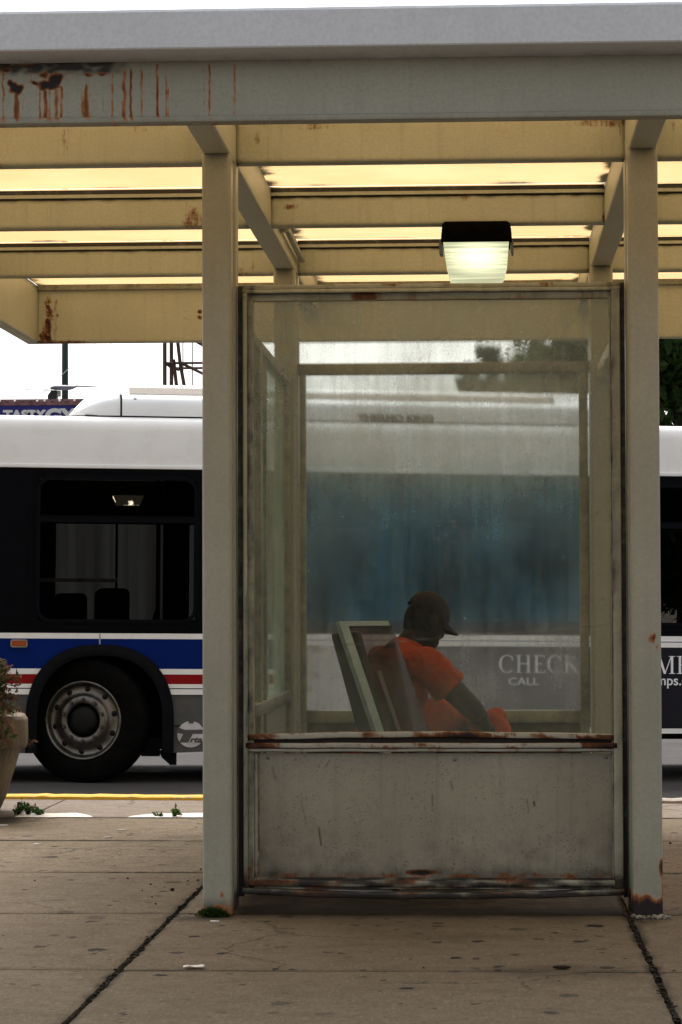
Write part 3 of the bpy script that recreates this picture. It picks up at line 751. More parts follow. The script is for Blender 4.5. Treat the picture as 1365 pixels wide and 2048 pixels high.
def film_front(p):
    px, py = proj(p); u = (px-506)/715; v = (py-599)/870
    f = 0.45-0.25*sst(0.02, 0.5, v)
    e = max(1-u/0.15, 1-(1-u)/0.10, 0); f += 0.15*min(1, e)*sst(0.0, 0.25, v)
    f += 0.06*sst(0.86, 1.0, v)
    d = math.hypot((px-880)/340, (py-1180)/240); f -= 0.17*(1-sst(0.3, 1.0, d))
    f += 0.045*nz(px*.006, py*.006, 1)+0.03*nz(px*.02, py*.012, 5)+0.035*nz(px*.06, py*.03, 2)+0.03*nz(px*.15, py*.10, 4)
    return max(0.03, f)
def film_back(p):
    px, py = proj(p); u = (px-612)/548; v = (py-747)/673
    f = 0.28+0.14*(1-sst(0.0, 0.3, v))
    f += 0.26*(1-sst(0.30, 0.58, v))*sst(0.2, 0.3, v)
    for (cx, cy, rx, ry, k) in ((880, 1120, 130, 120, .10), (1095, 1110, 80, 130, .10), (690, 1120, 80, 110, .08), (990, 1180, 190, 90, .07), (760, 1190, 160, 80, .07), (640, 1200, 40, 90, .06)):
        f -= k*(1-sst(0.2, 1.0, math.hypot((px-cx-14*nz(py*.02, cx))/rx, (py-cy)/ry)))
    f += 0.05*max(1-u/0.06, 1-(1-u)/0.05, 0)
    f += 0.06*nz(px*.012, py*.006, 2)+0.05*nz(px*.04, py*.012, 7)+0.05*nz(px*.11, py*.03, 9)
    if py > 1268: f = 0.40+0.09*sst(1060, 1160, px)+0.05*nz(px*.02, py*.02)+0.04*nz(px*.07, py*.05)
    return max(0.05, f)
part(mb.build('glass_pane', M_GLASS_F, attrs={'mark': pane_mark, 'film': film_front}), frame)
# kick panel with screws, and the rotten sill
PX0, PX1, PZ0, PZ1 = gx(517, 1600), gx(1227, 1600), gz(1757), gz(1507)
mb = MB()
vbar(FX0+0.044, PX0-0.004, YG+0.012, YG+0.046, PZ0, PZ1+0.008)
part(mb.build('panel_stop', M_PAINT, attrs={'rust': lambda p: 0.3*sst(PX0-0.02, PX0-0.004, p.x)*(0.6+0.8*nz(p.z*9))+0.4*(1-sst(PZ0, PZ0+0.1, p.z)), 'grime_shade': lambda p: 0.42+0.3*max(0, nz(p.x*30, p.z*9))}), frame)
def panel_rust(p):
    px, py = proj(p); r = 0
    r = max(r, 0.55*(1-sst(2, 5, abs(px-517.5)))*(0.7+0.5*nz(py*.03)))
    for (cx, cy, rr, k) in ((558,1603,4,.8),(557,1608,3,.9),(536,1612,3,.6),(575,1607,3,.7),(549,1633,3,.7),(569,1634,3.5,.9),(588,1533,4,.6),(605,1604,3,.5),(540,1609,3,.5),(614,1673,3,.6),(1025,1633,5,.6),(1030,1645,4,.7),(652,1518,3,.6),(548,1736,7,.7),(575,1743,12,.6),(608,1745,10,.6),(650,1745,10,.6),(908,1728,6,1.2),(905,1737,9,.8)):
        r = max(r, k*0.7*blob(px+2*nz(px*.3, py*.3), py, cx, cy, rr*.8, rr*.8))
    r = max(r, 0.85*sst(1740, 1752, py+5*nz(px*.05))*(0.45+0.7*nz(px*.02, 4)))
    r = max(r, 1.9*blob(px+5*nz(px*.1), py, 843, 1745, 42, 8))
    return r
def panel_grime(p):
    px, py = proj(p)
    g = 0.08+0.20*sst(1600, 1745, py)*(1+nz(px*.03, py*.03))+0.25*sst(1725, 1752, py)+0.22*max(0, 1-(px-517)/22)+0.2*max(0, 1-(1227-px)/16)+0.10*max(0, nz(px*.012, py*.02, 6))+0.10*max(0, nz(px*.05, py*.06, 3))+0.08*max(0, nz(px*.15, py*.12, 3))
    for (ax, ay, bx, by, k) in ((638,1655,643,1690,.6),(865,1590,866,1612,.5),(602,1600,612,1640,.35),(1068,1604,1070,1612,.7),(902,1562,906,1580,.5),(545,1535,552,1560,.4),(660,1520,650,1535,.4),(1055,1600,1058,1625,.4)):
        t_ = max(0, min(1, ((px-ax)*(bx-ax)+(py-ay)*(by-ay))/((bx-ax)**2+(by-ay)**2)))
        g = max(g, k*1.4*max(0, 1-math.hypot(px-ax-(bx-ax)*t_, py-ay-(by-ay)*t_)/3.5))
    return g
mb = MB(); X_ = lin(PX0, PX1, 0.0052); Z_ = lin(PZ0, PZ1, 0.0062); W = len(X_)
mb.add([(x, YG+0.020+0.003*nz(x*1.7, z*2.1), z) for z in Z_ for x in X_], [(j*W+i, j*W+i+1, (j+1)*W+i+1, (j+1)*W+i) for j in range(len(Z_)-1) for i in range(W-1)], 0, True)
pan = part(mb.build('kick_panel', M_PANEL, attrs={'rust': panel_rust, 'grime_shade': panel_grime}), frame)
M_SCREW = simple('screw_steel', (0.16, 0.15, 0.12), 0.5, 0.5, 0.3, 0.2, 60)
for (sx, sy) in ((537, 1516), (910, 1519), (1213, 1515)):
    c = at(sx, sy, YG+0.02)
    mb = MB()
    mb.lathe([(0.0008, -0.0045), (0.0045, -0.004), (0.0072, -0.002), (0.0080, 0.002)], 14, M=Matrix.Translation(c))
    part(mb.build('screw', M_SCREW), frame)
mb = MB()
i0 = len(mb.v)
hbar(gz(1772), gz(1759), YG-0.008, YG+0.05, FX0, FX1, -0.004)
hbar(gz(1789), gz(1776), YG-0.014, YG+0.055, FX0-0.004, FX1+0.004, -0.018)
mb.gbox(FX0+0.01, FX1-0.01, YG+0.005, YG+0.045, gz(1778), gz(1756), 0.02)
def sill_grime(p):
    px, py = proj(p); return 0.72+0.6*nz(px*.018, py*.15)+0.4*blob(px, py, 660, 1758, 130, 9)+0.5*sst(1784, 1795, py)
part(mb.build('sill', M_PAINT, attrs={'rust': lambda p: 0.22+0.75*nz(p.x*5, p.z*40), 'grime_shade': sill_grime}), frame)
# filler strips between frame and posts, the gap's shadow put into their colour
mb = MB(); 
for (fa, fb) in ((XB+0.001, FX0-0.001), (FX1+0.001, XC-0.001)):
    mb = MB(); mb.gbox(fa, fb, YG+0.03, YG+0.05, 0.05, zt)
    part(mb.build('filler_strip', M_PAINT, attrs={'rust': lambda p: 0.2*(1-sst(0.05, 0.5, p.z)), 'grime_shade': lambda p: 0.75+0.25*(1-sst(0.1, 0.9, p.z))}), frame)

# far glazed frame
YK = 14.70
zk0, zk1, zkp = 0.05, at(890, 724, YK).z, at(890, 747, YK).z
kx0, kx1 = XB+0.012, XC-0.012
px0, px1 = at(611.5, 1000, YK).x, at(1160, 1000, YK).x
zs = at(890, 1421, YK).z
back = empty('window_frame', (0, 0, 0)); back.parent = shelter
mb = MB()
mb.sweep(rrect(kx0, px0, YK-0.02, YK+0.04, 0.006, 2), 2, lin(zk0, zk1-0.03, 0.1)); mb.sweep(rrect(px1, kx1, YK-0.02, YK+0.04, 0.006, 2), 2, lin(zk0, zk1-0.03, 0.1))
mb.sweep(rrect(YK-0.022, YK+0.042, zkp, zk1, 0.006, 2), 0, lin(kx0-0.01, kx1+0.01, 0.1))
mb.sweep(rrect(YK-0.018, YK+0.038, zs-0.07, zs, 0.006, 2), 0, lin(px0, px1, 0.1))
mb.sweep(rrect(YK-0.018, YK+0.038, zk0, zk0+0.06, 0.006, 2), 0, lin(px0, px1, 0.1))
part(mb.build('outer_frame', M_PAINT, attrs={'rust': lambda p: 0.2*max(0, nz(p.x*5, p.z*5)), 'grime_shade': lambda p: 0.52+0.2*nz(p.x*3, p.z*3)}), back)
mb = MB(); X_ = lin(px0, px1, 0.008); Z_ = lin(zs, zkp, 0.012); W = len(X_)
mb.add([(x, YK+0.01, z) for z in Z_ for x in X_], [(j*W+i, j*W+i+1, (j+1)*W+i+1, (j+1)*W+i) for j in range(len(Z_)-1) for i in range(W-1)])
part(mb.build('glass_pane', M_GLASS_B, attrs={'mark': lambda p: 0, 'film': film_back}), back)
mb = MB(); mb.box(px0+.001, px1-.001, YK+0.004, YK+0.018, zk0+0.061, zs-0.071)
part(mb.build('kick_panel', M_PANEL, attrs={'rust': lambda p: 0.2, 'grime_shade': lambda p: 0.75}), back)  # shade inside the shelter is put into this panel's colour

# left glazed side, seen edge-on through the near pane
XS = (XA+XB)/2
side = empty('window_frame', (0, 0, 0)); side.parent = shelter
mb = MB()
zst = 2.52
for (ya, yb) in ((YP1+0.006, YP1+0.07), (12.62, 12.74), (12.95, 13.0), (YR0-0.07, YR0-0.004)):
    mb.sweep(rrect(XS-0.022, XS+0.03, ya, yb, 0.004, 2), 2, lin(0.05, zst-0.05, 0.12))
for (z0, z1) in ((zst-0.05, zst), (0.74, 0.80), (0.04, 0.10)):
    mb.sweep(rrect(z0, z1, XS-0.024, XS+0.034, 0.004, 2), 1, lin(YP1+0.006, YR0-0.004, 0.15))
part(mb.build('outer_frame', M_PAINT, attrs={'rust': lambda p: 0.15, 'grime_shade': lambda p: 0.6+0.2*nz(p.y*3, p.z*2)}), side)
mb = MB(); mb.add([(XS, YP1+0.05, 0.79), (XS, YR0-0.05, 0.79), (XS, YR0-0.05, zst-0.04), (XS, YP1+0.05, zst-0.04)], [(0, 1, 2, 3)])
part(mb.build('glass_pane', M_GLASS_S), side)
mb = MB(); mb.box(XS-0.006, XS+0.006, YP1+0.06, YR0-0.06, 0.101, 0.739)
part(mb.build('kick_panel', M_PANEL, attrs={'rust': lambda p: 0.2, 'grime_shade': lambda p: 0.3}), side)
# header tying the right-hand posts together
mb = MB(); mb.sweep(rrect(2.49, 2.56, (XC+XD)/2-0.03, (XC+XD)/2+0.03, 0.005, 2), 1, lin(YP1+0.004, YR0-0.004, 0.2))
part(mb.build('header', M_PAINT, attrs={'rust': lambda p: 0.1, 'grime_shade': lambda p: 0.2}))
# a conduit clipped to the rafter
mb = MB(); xc = RAF[0][1]+0.028
mb.tube([(xc, 13.06, 3.21), (xc, 13.5, 3.20), (xc, 14.2, 3.19), (xc, 14.8, 3.19)], 0.017, 8)
mb.box(xc-0.028, xc+0.02, 13.5, 13.53, 3.165, 3.235)
part(mb.build('conduit', M_PAINT, attrs={'rust': lambda p: 0.1, 'grime_shade': lambda p: 0.3}))

# ------------------------------------------------------------------ lamp under the purlin
LY = 12.80
lc = at(955, 480, LY); top = ZB+0.001
sL = F/LY
def lx(px): return at(px, 500, LY).x
lamp = empty('shelter_lamp', (lc.x, LY+0.15, top), 0, 'lit square lamp with black housing and glowing tapered lens under the shelter roof', 'lamp')
M_HOUS = simple('black_lamp_housing', (0.003, 0.003, 0.003), 0.8, 0.0, 0, 0.2, 20)
zm = at(955, 482, LY).z; zl = at(955, 559, LY).z
def loft(mb, sections, mi=0):
    """sections: (z, x0, x1, y0, y1) bottom to top, closed box-like loft"""
    vs = []
    for (z, x0, x1, y0, y1) in sections: vs += [(x0, y0, z), (x1, y0, z), (x1, y1, z), (x0, y1, z)]
    fs = [(3, 2, 1, 0)]
    for k in range(len(sections)-1):
        b = 4*k
        for i in range(4): fs.append((b+i, b+(i+1) % 4, b+4+(i+1) % 4, b+4+i))
    b = 4*(len(sections)-1); fs.append((b, b+1, b+2, b+3))
    mb.add(vs, fs, mi)
mb = MB()
loft(mb, [(zm, lx(882), lx(1025), LY, LY+0.33), (zm+0.06, lx(884), lx(1023), LY, LY+0.33), (zm+0.085, lx(885), lx(1021), LY+0.006, LY+0.324), (top, lx(889), lx(1016), LY+0.03, LY+0.30)])
h_ = part(mb.build('housing', M_HOUS), lamp)
mod = h_.modifiers.new('b', 'BEVEL'); mod.width = 0.008; mod.segments = 2
for (a, b) in ((878.5, 886.5), (1022, 1028)):
    mb = MB(); loft(mb, [(zm-0.055, lx(a)+0.004, lx(b), LY+0.08, LY+0.15), (zm-0.05, lx(a), lx(b), LY+0.07, LY+0.16), (zm+0.02, lx(a)-0.001, lx(b), LY+0.07, LY+0.16)])
    part(mb.build('hinge', simple('grey_hinge', (0.08, 0.085, 0.09), 0.4, 0.5)), lamp)
def lens_mat():
    t = NT('glowing_ribbed_lens')
    v = t.obj(world=False)
    g = t.t.nodes.new('ShaderNodeNewGeometry'); 
    rib = t.noise(1.0, 3, 0.6, t.obj((1.5, 1.5, 90)))
    sep = t.t.nodes.new('ShaderNodeSeparateXYZ'); t.t.links.new(g.outputs['Position'], sep.inputs[0])
    dx = t.math('MULTIPLY', t.math('SUBTRACT', sep.outputs[0], lc.x), 1/0.17); dz = t.math('MULTIPLY', t.math('SUBTRACT', sep.outputs[2], zm-0.075), 1/0.085)
    d = t.math('SQRT', t.math('ADD', t.math('MULTIPLY', dx, dx), t.math('MULTIPLY', dz, dz)))
    core = t.smooth(d, 1.2, 0.1)
    st = t.math('ADD', 0.62, t.math('ADD', t.math('MULTIPLY', core, 0.9), t.math('MULTIPLY', t.math('SUBTRACT', rib, 0.5), 1.5)))
    em = t.t.nodes.new('ShaderNodeEmission'); t.set(em.inputs[0], (0.98, 1.0, 0.62)); t.set(em.inputs[1], st)
    gl = t.t.nodes.new('ShaderNodeBsdfGlossy'); gl.inputs['Roughness'].default_value = 0.2
    mx = t.t.nodes.new('ShaderNodeMixShader'); mx.inputs[0].default_value = 0.05
    t.t.links.new(em.outputs[0], mx.inputs[1]); t.t.links.new(gl.outputs[0], mx.inputs[2])
    return t.end(mx.outputs[0])
mb = MB()
loft(mb, [(zl, lx(903), lx(1004), LY+0.055, LY+0.26), (zl+0.025, lx(899), lx(1009), LY+0.045, LY+0.27), (zl+0.09, lx(892.5), lx(1015.5), LY+0.028, LY+0.29), (zm-0.003, lx(887), lx(1018.5), LY+0.012, LY+0.31)])
part(mb.build('lens', lens_mat()), lamp)
# ------------------------------------------------------------------ the bus (local axes: x = rearwards, y = away from us, z = up)
bus = empty('city_bus', BUS0, 0, 'white city bus with blue and red stripes and black windows stopped beyond the shelter', 'bus')
bus.rotation_euler = BM.to_euler('XYZ')
def bpart(o, parent=None):
    o.parent = parent or bus; return o
M_BWHITE = simple('bus_white_paint', (0.82, 0.80, 0.77), 0.28, 0.4, 0, 0.03, 3)
M_BBLUE = simple('bus_blue_vinyl', (0.001, 0.013, 0.115), 0.45, 0.06, 0, 0.10, 4)
M_BRED = simple('bus_red_vinyl', (0.24, 0.004, 0.007), 0.45, 0.12, 0, 0.08, 4)
M_BBLACK = simple('bus_black_trim', (0.002, 0.002, 0.0035), 0.45, 0.05, 0, 0.2, 8)
M_BGREY = simple('bus_grey_skirt', (0.075, 0.074, 0.070), 0.5, 0.25, 0, 0.15, 6)
M_RUBBER = simple('black_rubber', (0.004, 0.004, 0.005), 0.65, 0.08, 0, 0.3, 20)
M_TYRE = simple('tyre_rubber', (0.0035, 0.0032, 0.003), 0.85, 0.05, 0, 0.4, 14)
M_RIM = simple('dusty_alloy_rim', (0.13, 0.12, 0.107), 0.36, 0.5, 0.9, 0.4, 9)
M_HUB = simple('greasy_black_hub', (0.004, 0.004, 0.004), 0.6, 0.2, 0, 0.3, 20)
M_AMBER = simple('amber_marker_plastic', (0.30, 0.055, 0.008), 0.25, 0.5, 0, 0.1, 30)
M_SEAL = simple('dark_seam', (0.02, 0.02, 0.022), 0.6, 0.2)
M_ADW = simple('white_advert_vinyl', (0.62, 0.61, 0.60), 0.35, 0.3, 0, 0.06, 3)
M_LETTER = simple('white_lettering', (0.80, 0.80, 0.82), 0.4, 0.3, 0, 0.03, 5)
M_LETTERG = simple('grey_lettering', (0.06, 0.06, 0.07), 0.4, 0.3)
def tinted(name, tint, gloss=0.03):
    t = NT(name)
    tp = t.t.nodes.new('ShaderNodeBsdfTransparent'); t.set(tp.inputs[0], tint)
    gl = t.t.nodes.new('ShaderNodeBsdfGlossy'); gl.inputs['Roughness'].default_value = 0.02
    a = t.t.nodes.new('ShaderNodeMixShader'); a.inputs[0].default_value = gloss
    t.t.links.new(tp.outputs[0], a.inputs[1]); t.t.links.new(gl.outputs[0], a.inputs[2])
    return t.end(a.outputs[0])
M_TINT = tinted('tinted_window', (0.22, 0.22, 0.215), 0.001)
M_TINT2 = tinted('tinted_far_window', (0.36, 0.355, 0.34), 0.005)
UF, UB = -2.45, 9.7         # front and back of the bus
UW2 = 7.15                  # rear axle
BW = 2.55
AC0, AHW = bus_uv(200, 1440)[0], (bus_uv(345, 1450)[0]-bus_uv(55, 1450)[0])/2
ATOP = bus_uv(200, 1292)[1]
ARCHES = [AC0, UW2+0.02]
def arch_v(u):
    v = 0.0
    for c in ARCHES:
        q = abs(u-c)/AHW
        if q < 1: v = max(v, 0.47+(ATOP-0.47)*(1-q**2.35)**(1/2.35))
    return v
VV = {k: bus_uv(200, y)[1] for k, y in dict(skirt=1506, grey=1389, bead=1377, red0=1368, red1=1348.5, blue0=1337.5, blue1=1277.5, band0=1266.5, band1=938, rail=930, roof=834).items()}
def cols(u0, u1):
    us = set([u0, u1])
    for c in ARCHES:
        for k in range(-48, 49):
            u = c+AHW*math.sin(math.pi/2*k/48)
            if u0 < u < u1: us.add(round(u, 5))
    return sorted(us)
def strip(mb, u0, u1, v0, v1, y=0.0, th=0.03, mi=0):
    """a side panel with the wheel arches cut out of it"""
    us = cols(u0, u1)
    for a, b in zip(us[:-1], us[1:]):
        m = (a+b)/2
        if arch_v(m) >= v1-1e-4: continue
        la, lb = min(v1, max(v0, arch_v(a))), min(v1, max(v0, arch_v(b)))
        mb.add([(a, y, la), (b, y, lb), (b, y, v1), (a, y, v1), (a, y+th, la), (b, y+th, lb), (b, y+th, v1), (a, y+th, v1)],
               [(0, 1, 2, 3), (7, 6, 5, 4), (0, 4, 5, 1), (3, 2, 6, 7)])
def sidepart(name, mat, v0, v1, u0=UF+0.12, u1=UB-0.05, y=0.0):
    mb = MB(); strip(mb, u0, u1, v0, v1, y); return bpart(mb.build(name, mat))
sk = sidepart('skirt', M_BGREY, VV['skirt'], VV['grey']); 
mb = MB(); strip(mb, AC0+AHW+0.02, UB-0.1, VV['skirt']+0.20, VV['skirt']+0.216, -0.006, 0.008); strip(mb, UF+0.2, AC0-AHW-0.02, VV['skirt']+0.20, VV['skirt']+0.216, -0.006, 0.008)
bpart(mb.build('seam', M_SEAL), sk)
sidepart('white_rail', M_BWHITE, VV['grey'], VV['bead']-0.004, y=-0.012); sidepart('white_rail', M_BWHITE, VV['bead']+0.004, VV['red0'], y=-0.004)
sidepart('red_stripe', M_BRED, VV['red0'], VV['red1']); sidepart('white_stripe', M_BWHITE, VV['red1'], VV['blue0'])
sidepart('blue_stripe', M_BBLUE, VV['blue0'], VV['blue1']); sidepart('white_stripe', M_BWHITE, VV['blue1'], VV['band0'])
um = bus_uv(200, 1280)[0]
mb = MB(); mb.box(um-0.005, um+0.005, -0.005, 0.002, bus_uv(200, 1292)[1], VV['band0']-0.004); bpart(mb.build('seam', simple('pale_seam', (0.35, 0.35, 0.36), 0.5)))
# roof shell with rounded cantrails
RZ = VV['roof']+0.01
mb = MB(); pr = []
r = 0.12
for k in range(9):
    a = R(180-90*k/8); pr.append((r+r*math.cos(a), RZ-r+r*math.sin(a)))
pr += [(BW-x, z) for (x, z) in reversed(pr)]
inner = [(BW-0.05, VV['rail']), (BW-0.05, RZ-0.12), (BW-0.14, RZ-0.05), (0.14, RZ-0.05), (0.05, RZ-0.12), (0.05, VV['rail'])]
prof = [(0, VV['rail'])]+pr+[(BW, VV['rail'])]+inner
mb.sweep(prof, 0, [UF+0.15, 2.0, 6.0, UB], smooth=False)
o = bpart(mb.build('roof', M_BWHITE)); o.data.shade_smooth() if hasattr(o.data, 'shade_smooth') else None
try: o.data.set_sharp_from_angle(angle=R(40))
except Exception: pass
mb = MB(); mb.sweep(rrect(-0.014, 0.02, VV['band1']+0.004, VV['rail']+0.004, 0.006, 3), 0, [UF+0.15, UB]); bpart(mb.build('drip_rail', M_BWHITE))
# black window band with openings
def wrect(x0, x1, y0, y1): 
    a = bus_uv(x0, y1); b = bus_uv(x1, y0); return a[0], b[0], a[1], b[1]
W0 = wrect(76, 393, 959, 1241)         # driver-side window we see
wins = [W0]; wl = W0[1]-W0[0]
k = W0[1]+0.22
while k+1.45 < UB-0.3:
    wins.append((k, k+1.45, W0[2], W0[3])); k += 1.45+0.22
wins.append((UF+0.45, W0[0]-0.75, W0[2], W0[3]))
wins.sort()
mb = MB(); b0, b1 = VV['band0'], VV['band1']
mb.box(UF+0.12, UB-0.05, 0, 0.03, b0, W0[2]); mb.box(UF+0.12, UB-0.05, 0, 0.03, W0[3], b1+0.003)
edge = UF+0.12
for w in wins:
    mb.box(edge, w[0], 0, 0.03, W0[2], W0[3]); edge = w[1]
mb.box(edge, UB-0.05, 0, 0.03, W0[2], W0[3])
bpart(mb.build('window_band', M_BBLACK))
M_WFRAME = simple('black_window_rubber', (0.0022, 0.0022, 0.004), 0.45, 0.06, 0, 0.2, 10)
def ring(mb, u0, u1, v0, v1, wid, r_, y0, y1, seg=6):
    def rr(o):
        return rrect(u0-o, u1+o, v0-o, v1+o, r_+o, seg)
    A, B = rr(0), rr(wid); n = len(A)
    vs = [(p, y0, q) for p, q in A]+[(p, y0, q) for p, q in B]+[(p, y1, q) for p, q in A]+[(p, y1, q) for p, q in B]
    fs = []
    for i in range(n):
        j = (i+1) % n
        fs += [(i, j, n+j, n+i), (2*n+i, 3*n+i, 3*n+j, 2*n+j), (i, 2*n+i, 2*n+j, j), (n+i, n+j, 3*n+j, 3*n+i)]
    mb.add(vs, fs)
for w in wins:
    we = empty('window', (0, 0, 0)); we.parent = bus
    mb = MB(); ring(mb, w[0]+0.012, w[1]-0.012, w[2]+0.012, w[3]-0.012, 0.03, 0.09, -0.012, 0.028)
    ring(mb, w[0]-0.05, w[1]+0.02, w[2]-0.045, w[3]+0.05, 0.012, 0.12, -0.008, 0.0)
    vd = bus_uv(200, 1038)[1]
    mb.box(w[0], w[1], -0.008, 0.022, vd-0.026, vd+0.026); mb.box(w[0]+0.02, w[1]-0.02, -0.014, -0.008, vd+0.018, vd+0.026)
    if w is not W0 and False: pass
    o = mb.build('frame', M_WFRAME); o.parent = we
    mb = MB(); mb.add([(w[0], 0.012, w[2]), (w[1], 0.012, w[2]), (w[1], 0.012, w[3]), (w[0], 0.012, w[3])], [(0, 1, 2, 3)])
    o = mb.build('pane', M_TINT); o.parent = we
# far side, floor, ends
M_INT = simple('dark_interior', (0.02, 0.02, 0.02), 0.7, 0.2)
mb = MB(); mb.box(UF+0.1, UB-0.05, BW-0.04, BW, VV['skirt'], 1.25)
FW = []
def far_uv(px, py): return bus_uv(px, py, BW-0.02)
edge = UF+0.1
op = [(far_uv(112, 1100)[0], far_uv(231, 1100)[0]), (far_uv(236, 1100)[0], far_uv(313, 1100)[0]), (far_uv(321, 1100)[0], far_uv(327, 1100)[0]), (far_uv(379, 1100)[0], far_uv(392, 1100)[0])]
u = op[-1][1]+0.12
while u+1.4 < UB-0.3: op.append((u, u+1.4)); u += 1.6
zt_ = far_uv(200, 1048)[1]
for (a, b) in op:
    mb.box(edge, a, BW-0.04, BW, 1.25, zt_); edge = b
mb.box(edge, UB-0.05, BW-0.04, BW, 1.25, zt_); mb.box(UF+0.1, UB-0.05, BW-0.04, BW, zt_, VV['rail'])
bpart(mb.build('far_side', M_INT))
mb = MB(); mb.add([(UF+0.3, BW-0.02, 1.2), (UB-0.3, BW-0.02, 1.2), (UB-0.3, BW-0.02, zt_), (UF+0.3, BW-0.02, zt_)], [(0, 1, 2, 3)]); bpart(mb.build('far_window', M_TINT2))
mb = MB(); zl1 = far_uv(200, 1160)[1]
mb.box(op[0][0]-0.5, op[0][1]+0.02, BW-0.07, BW-0.045, zl1-0.02, zl1+0.012); bpart(mb.build('grab_rail', simple('steel_rail', (0.5, 0.5, 0.5), 0.3, 0.5, 0.9)))
mb = MB(); ue = [UF+0.12]
for c in ARCHES: ue += [c-AHW-0.02, c+AHW+0.02]
ue.append(UB-0.06)
for k in range(len(ue)-1):
    if k % 2 == 0: mb.box(ue[k], ue[k+1], 0.032, BW-0.042, 0.40, 0.46)
    else: mb.box(ue[k]+0.002, ue[k+1]-0.002, 0.82, BW-0.82, 0.40, 0.46)
mb.box(UF+0.12, UB-0.06, 0.84, BW-0.84, 0.30, 0.397); bpart(mb.build('floor', M_INT))
mb = MB(); mb.box(UF, UF+0.12, 0.02, BW-0.02, 0.28, 1.2); mb.box(UF, UF+0.12, 0.02, BW-0.02, 2.35, RZ-0.06); mb.box(UF, UF+0.12, 0.02, 0.14, 1.2, 2.35); mb.box(UF, UF+0.12, BW-0.14, BW-0.02, 1.2, 2.35); bpart(mb.build('front_panel', M_BWHITE))
mb = MB(); mb.add([(UF+0.05, 0.14, 1.2), (UF+0.05, BW-0.14, 1.2), (UF+0.09, BW-0.14, 2.35), (UF+0.09, 0.14, 2.35)], [(0, 1, 2, 3)]); bpart(mb.build('windscreen', M_TINT))
mb = MB(); mb.box(UB-0.05, UB, 0.02, BW-0.02, 0.28, RZ-0.04); bpart(mb.build('back_panel', M_BBLACK))
# inside: seats, partition, pole, ceiling lamp
M_SEATB = simple('blue_seat_fabric', (0.012, 0.02, 0.09), 0.8, 0.1, 0, 0.3, 40)
M_SEATD = simple('dark_seat_shell', (0.008, 0.008, 0.009), 0.6, 0.2)
def seat(px0_, px1_, pyt, w, mat):
    a = bus_uv(px0_, pyt, w); b = bus_uv(px1_, pyt, w)
    mb = MB(); mb.sweep(rrect(a[0], b[0], 0.46, a[1], 0.04, 3)[::1], 1, [w, w+0.42]) if False else None
    prof_ = rrect(0.9, a[1], a[0], b[0], 0.05, 4)
    mb.sweep(prof_, 1, [w, w+0.44]); mb.box(a[0]+0.02, a[0]+0.42, w+0.02, w+0.42, 0.86, 0.92)
    mb.box(a[0]+0.05, a[0]+0.1, w+0.1, w+0.3, 0.46, 0.86)
    bpart(mb.build('seat', mat))
seat(70, 100, 1184, 0.5, M_SEATB); seat(110, 175, 1186, 1.5, M_SEATD); seat(194, 260, 1176, 1.3, M_SEATD)
seat(415, 470, 1200, 0.5, M_SEATB); seat(560, 620, 1200, 0.5, M_SEATB); seat(720, 780, 1200, 0.5, M_SEATB)
mb = MB(); ua = bus_uv(327, 1150, 1.6)[0]; ub = bus_uv(378, 1150, 1.6)[0]
mb.sweep(rrect(0.46, 2.45, ua, ub, 0.05, 4), 1, [1.6, 1.66]); bpart(mb.build('partition', M_SEATD))
mb = MB(); up = bus_uv(316, 1150, 1.2)[0]
pts = [(up, 1.2, 2.5), (up, 1.2, 1.35), (up-0.03, 1.2, 1.25), (up-0.12, 1.2, 1.2), (up-0.3, 1.2, 1.17)]
mb.tube(pts, 0.016, 8); bpart(mb.build('stanchion', M_SEATD))
mb = MB(); a = bus_uv(228, 1000, 1.9); b = bus_uv(288, 1000, 1.9)
t_ = NT('ceiling_lamp_glow'); em = t_.t.nodes.new('ShaderNodeEmission'); nn = t_.noise(9, 2, 0.5, t_.obj(world=False))
t_.set(em.inputs[0], (1, 0.85, 0.6)); t_.set(em.inputs[1], t_.math('ADD', 0.05, t_.math('MULTIPLY', t_.smooth(nn, 0.62, 0.70), 5.5))); M_CL = t_.end(em.outputs[0])
loft(mb, [(a[1]-0.04, a[0]+0.03, b[0]-0.03, 1.9, 2.1), (a[1]+0.04, a[0], b[0], 1.88, 2.14)])
bpart(mb.build('ceiling_lamp', M_CL))
# wheel arch surrounds and inner wells
for c in ARCHES:
    mb = MB(); n = 64; vs = []; fs = []
    for k in range(n+1):
        q = -1+2*k/n; q = math.sin(q*math.pi/2)
        def pt(off):
            hw = AHW+off; top_ = ATOP+off
            z = 0.47+(top_-0.47)*max(0, (1-abs(q)**2.35))**(1/2.35)
            return c+hw*q, z
        (x0_, z0_), (x1_, z1_) = pt(-0.075), pt(0.012)
        vs += [(x0_, -0.012, z0_), (x1_, -0.035, z1_), (x1_, 0.002, z1_), (x0_, 0.75, z0_)]
    # legs down to the skirt line
    first = [(c-AHW+0.075, -0.012, VV['skirt']), (c-AHW-0.012, -0.035, VV['skirt']), (c-AHW-0.012, 0.002, VV['skirt']), (c-AHW+0.075, 0.75, VV['skirt'])]
    last = [(c+AHW-0.075, -0.012, VV['skirt']), (c+AHW+0.012, -0.035, VV['skirt']), (c+AHW+0.012, 0.002, VV['skirt']), (c+AHW-0.075, 0.75, VV['skirt'])]
    vs = first+vs+last
    for k in range(n+2):
        for i in range(3): fs.append((4*k+i, 4*k+4+i, 4*k+5+i, 4*k+1+i))
    mb.add(vs, fs, 0, True)
    mb.box(c-AHW+0.06, c+AHW-0.06, 0.76, 0.80, VV['skirt']+0.1, ATOP)
    bpart(mb.build('wheel_arch', M_RUBBER))
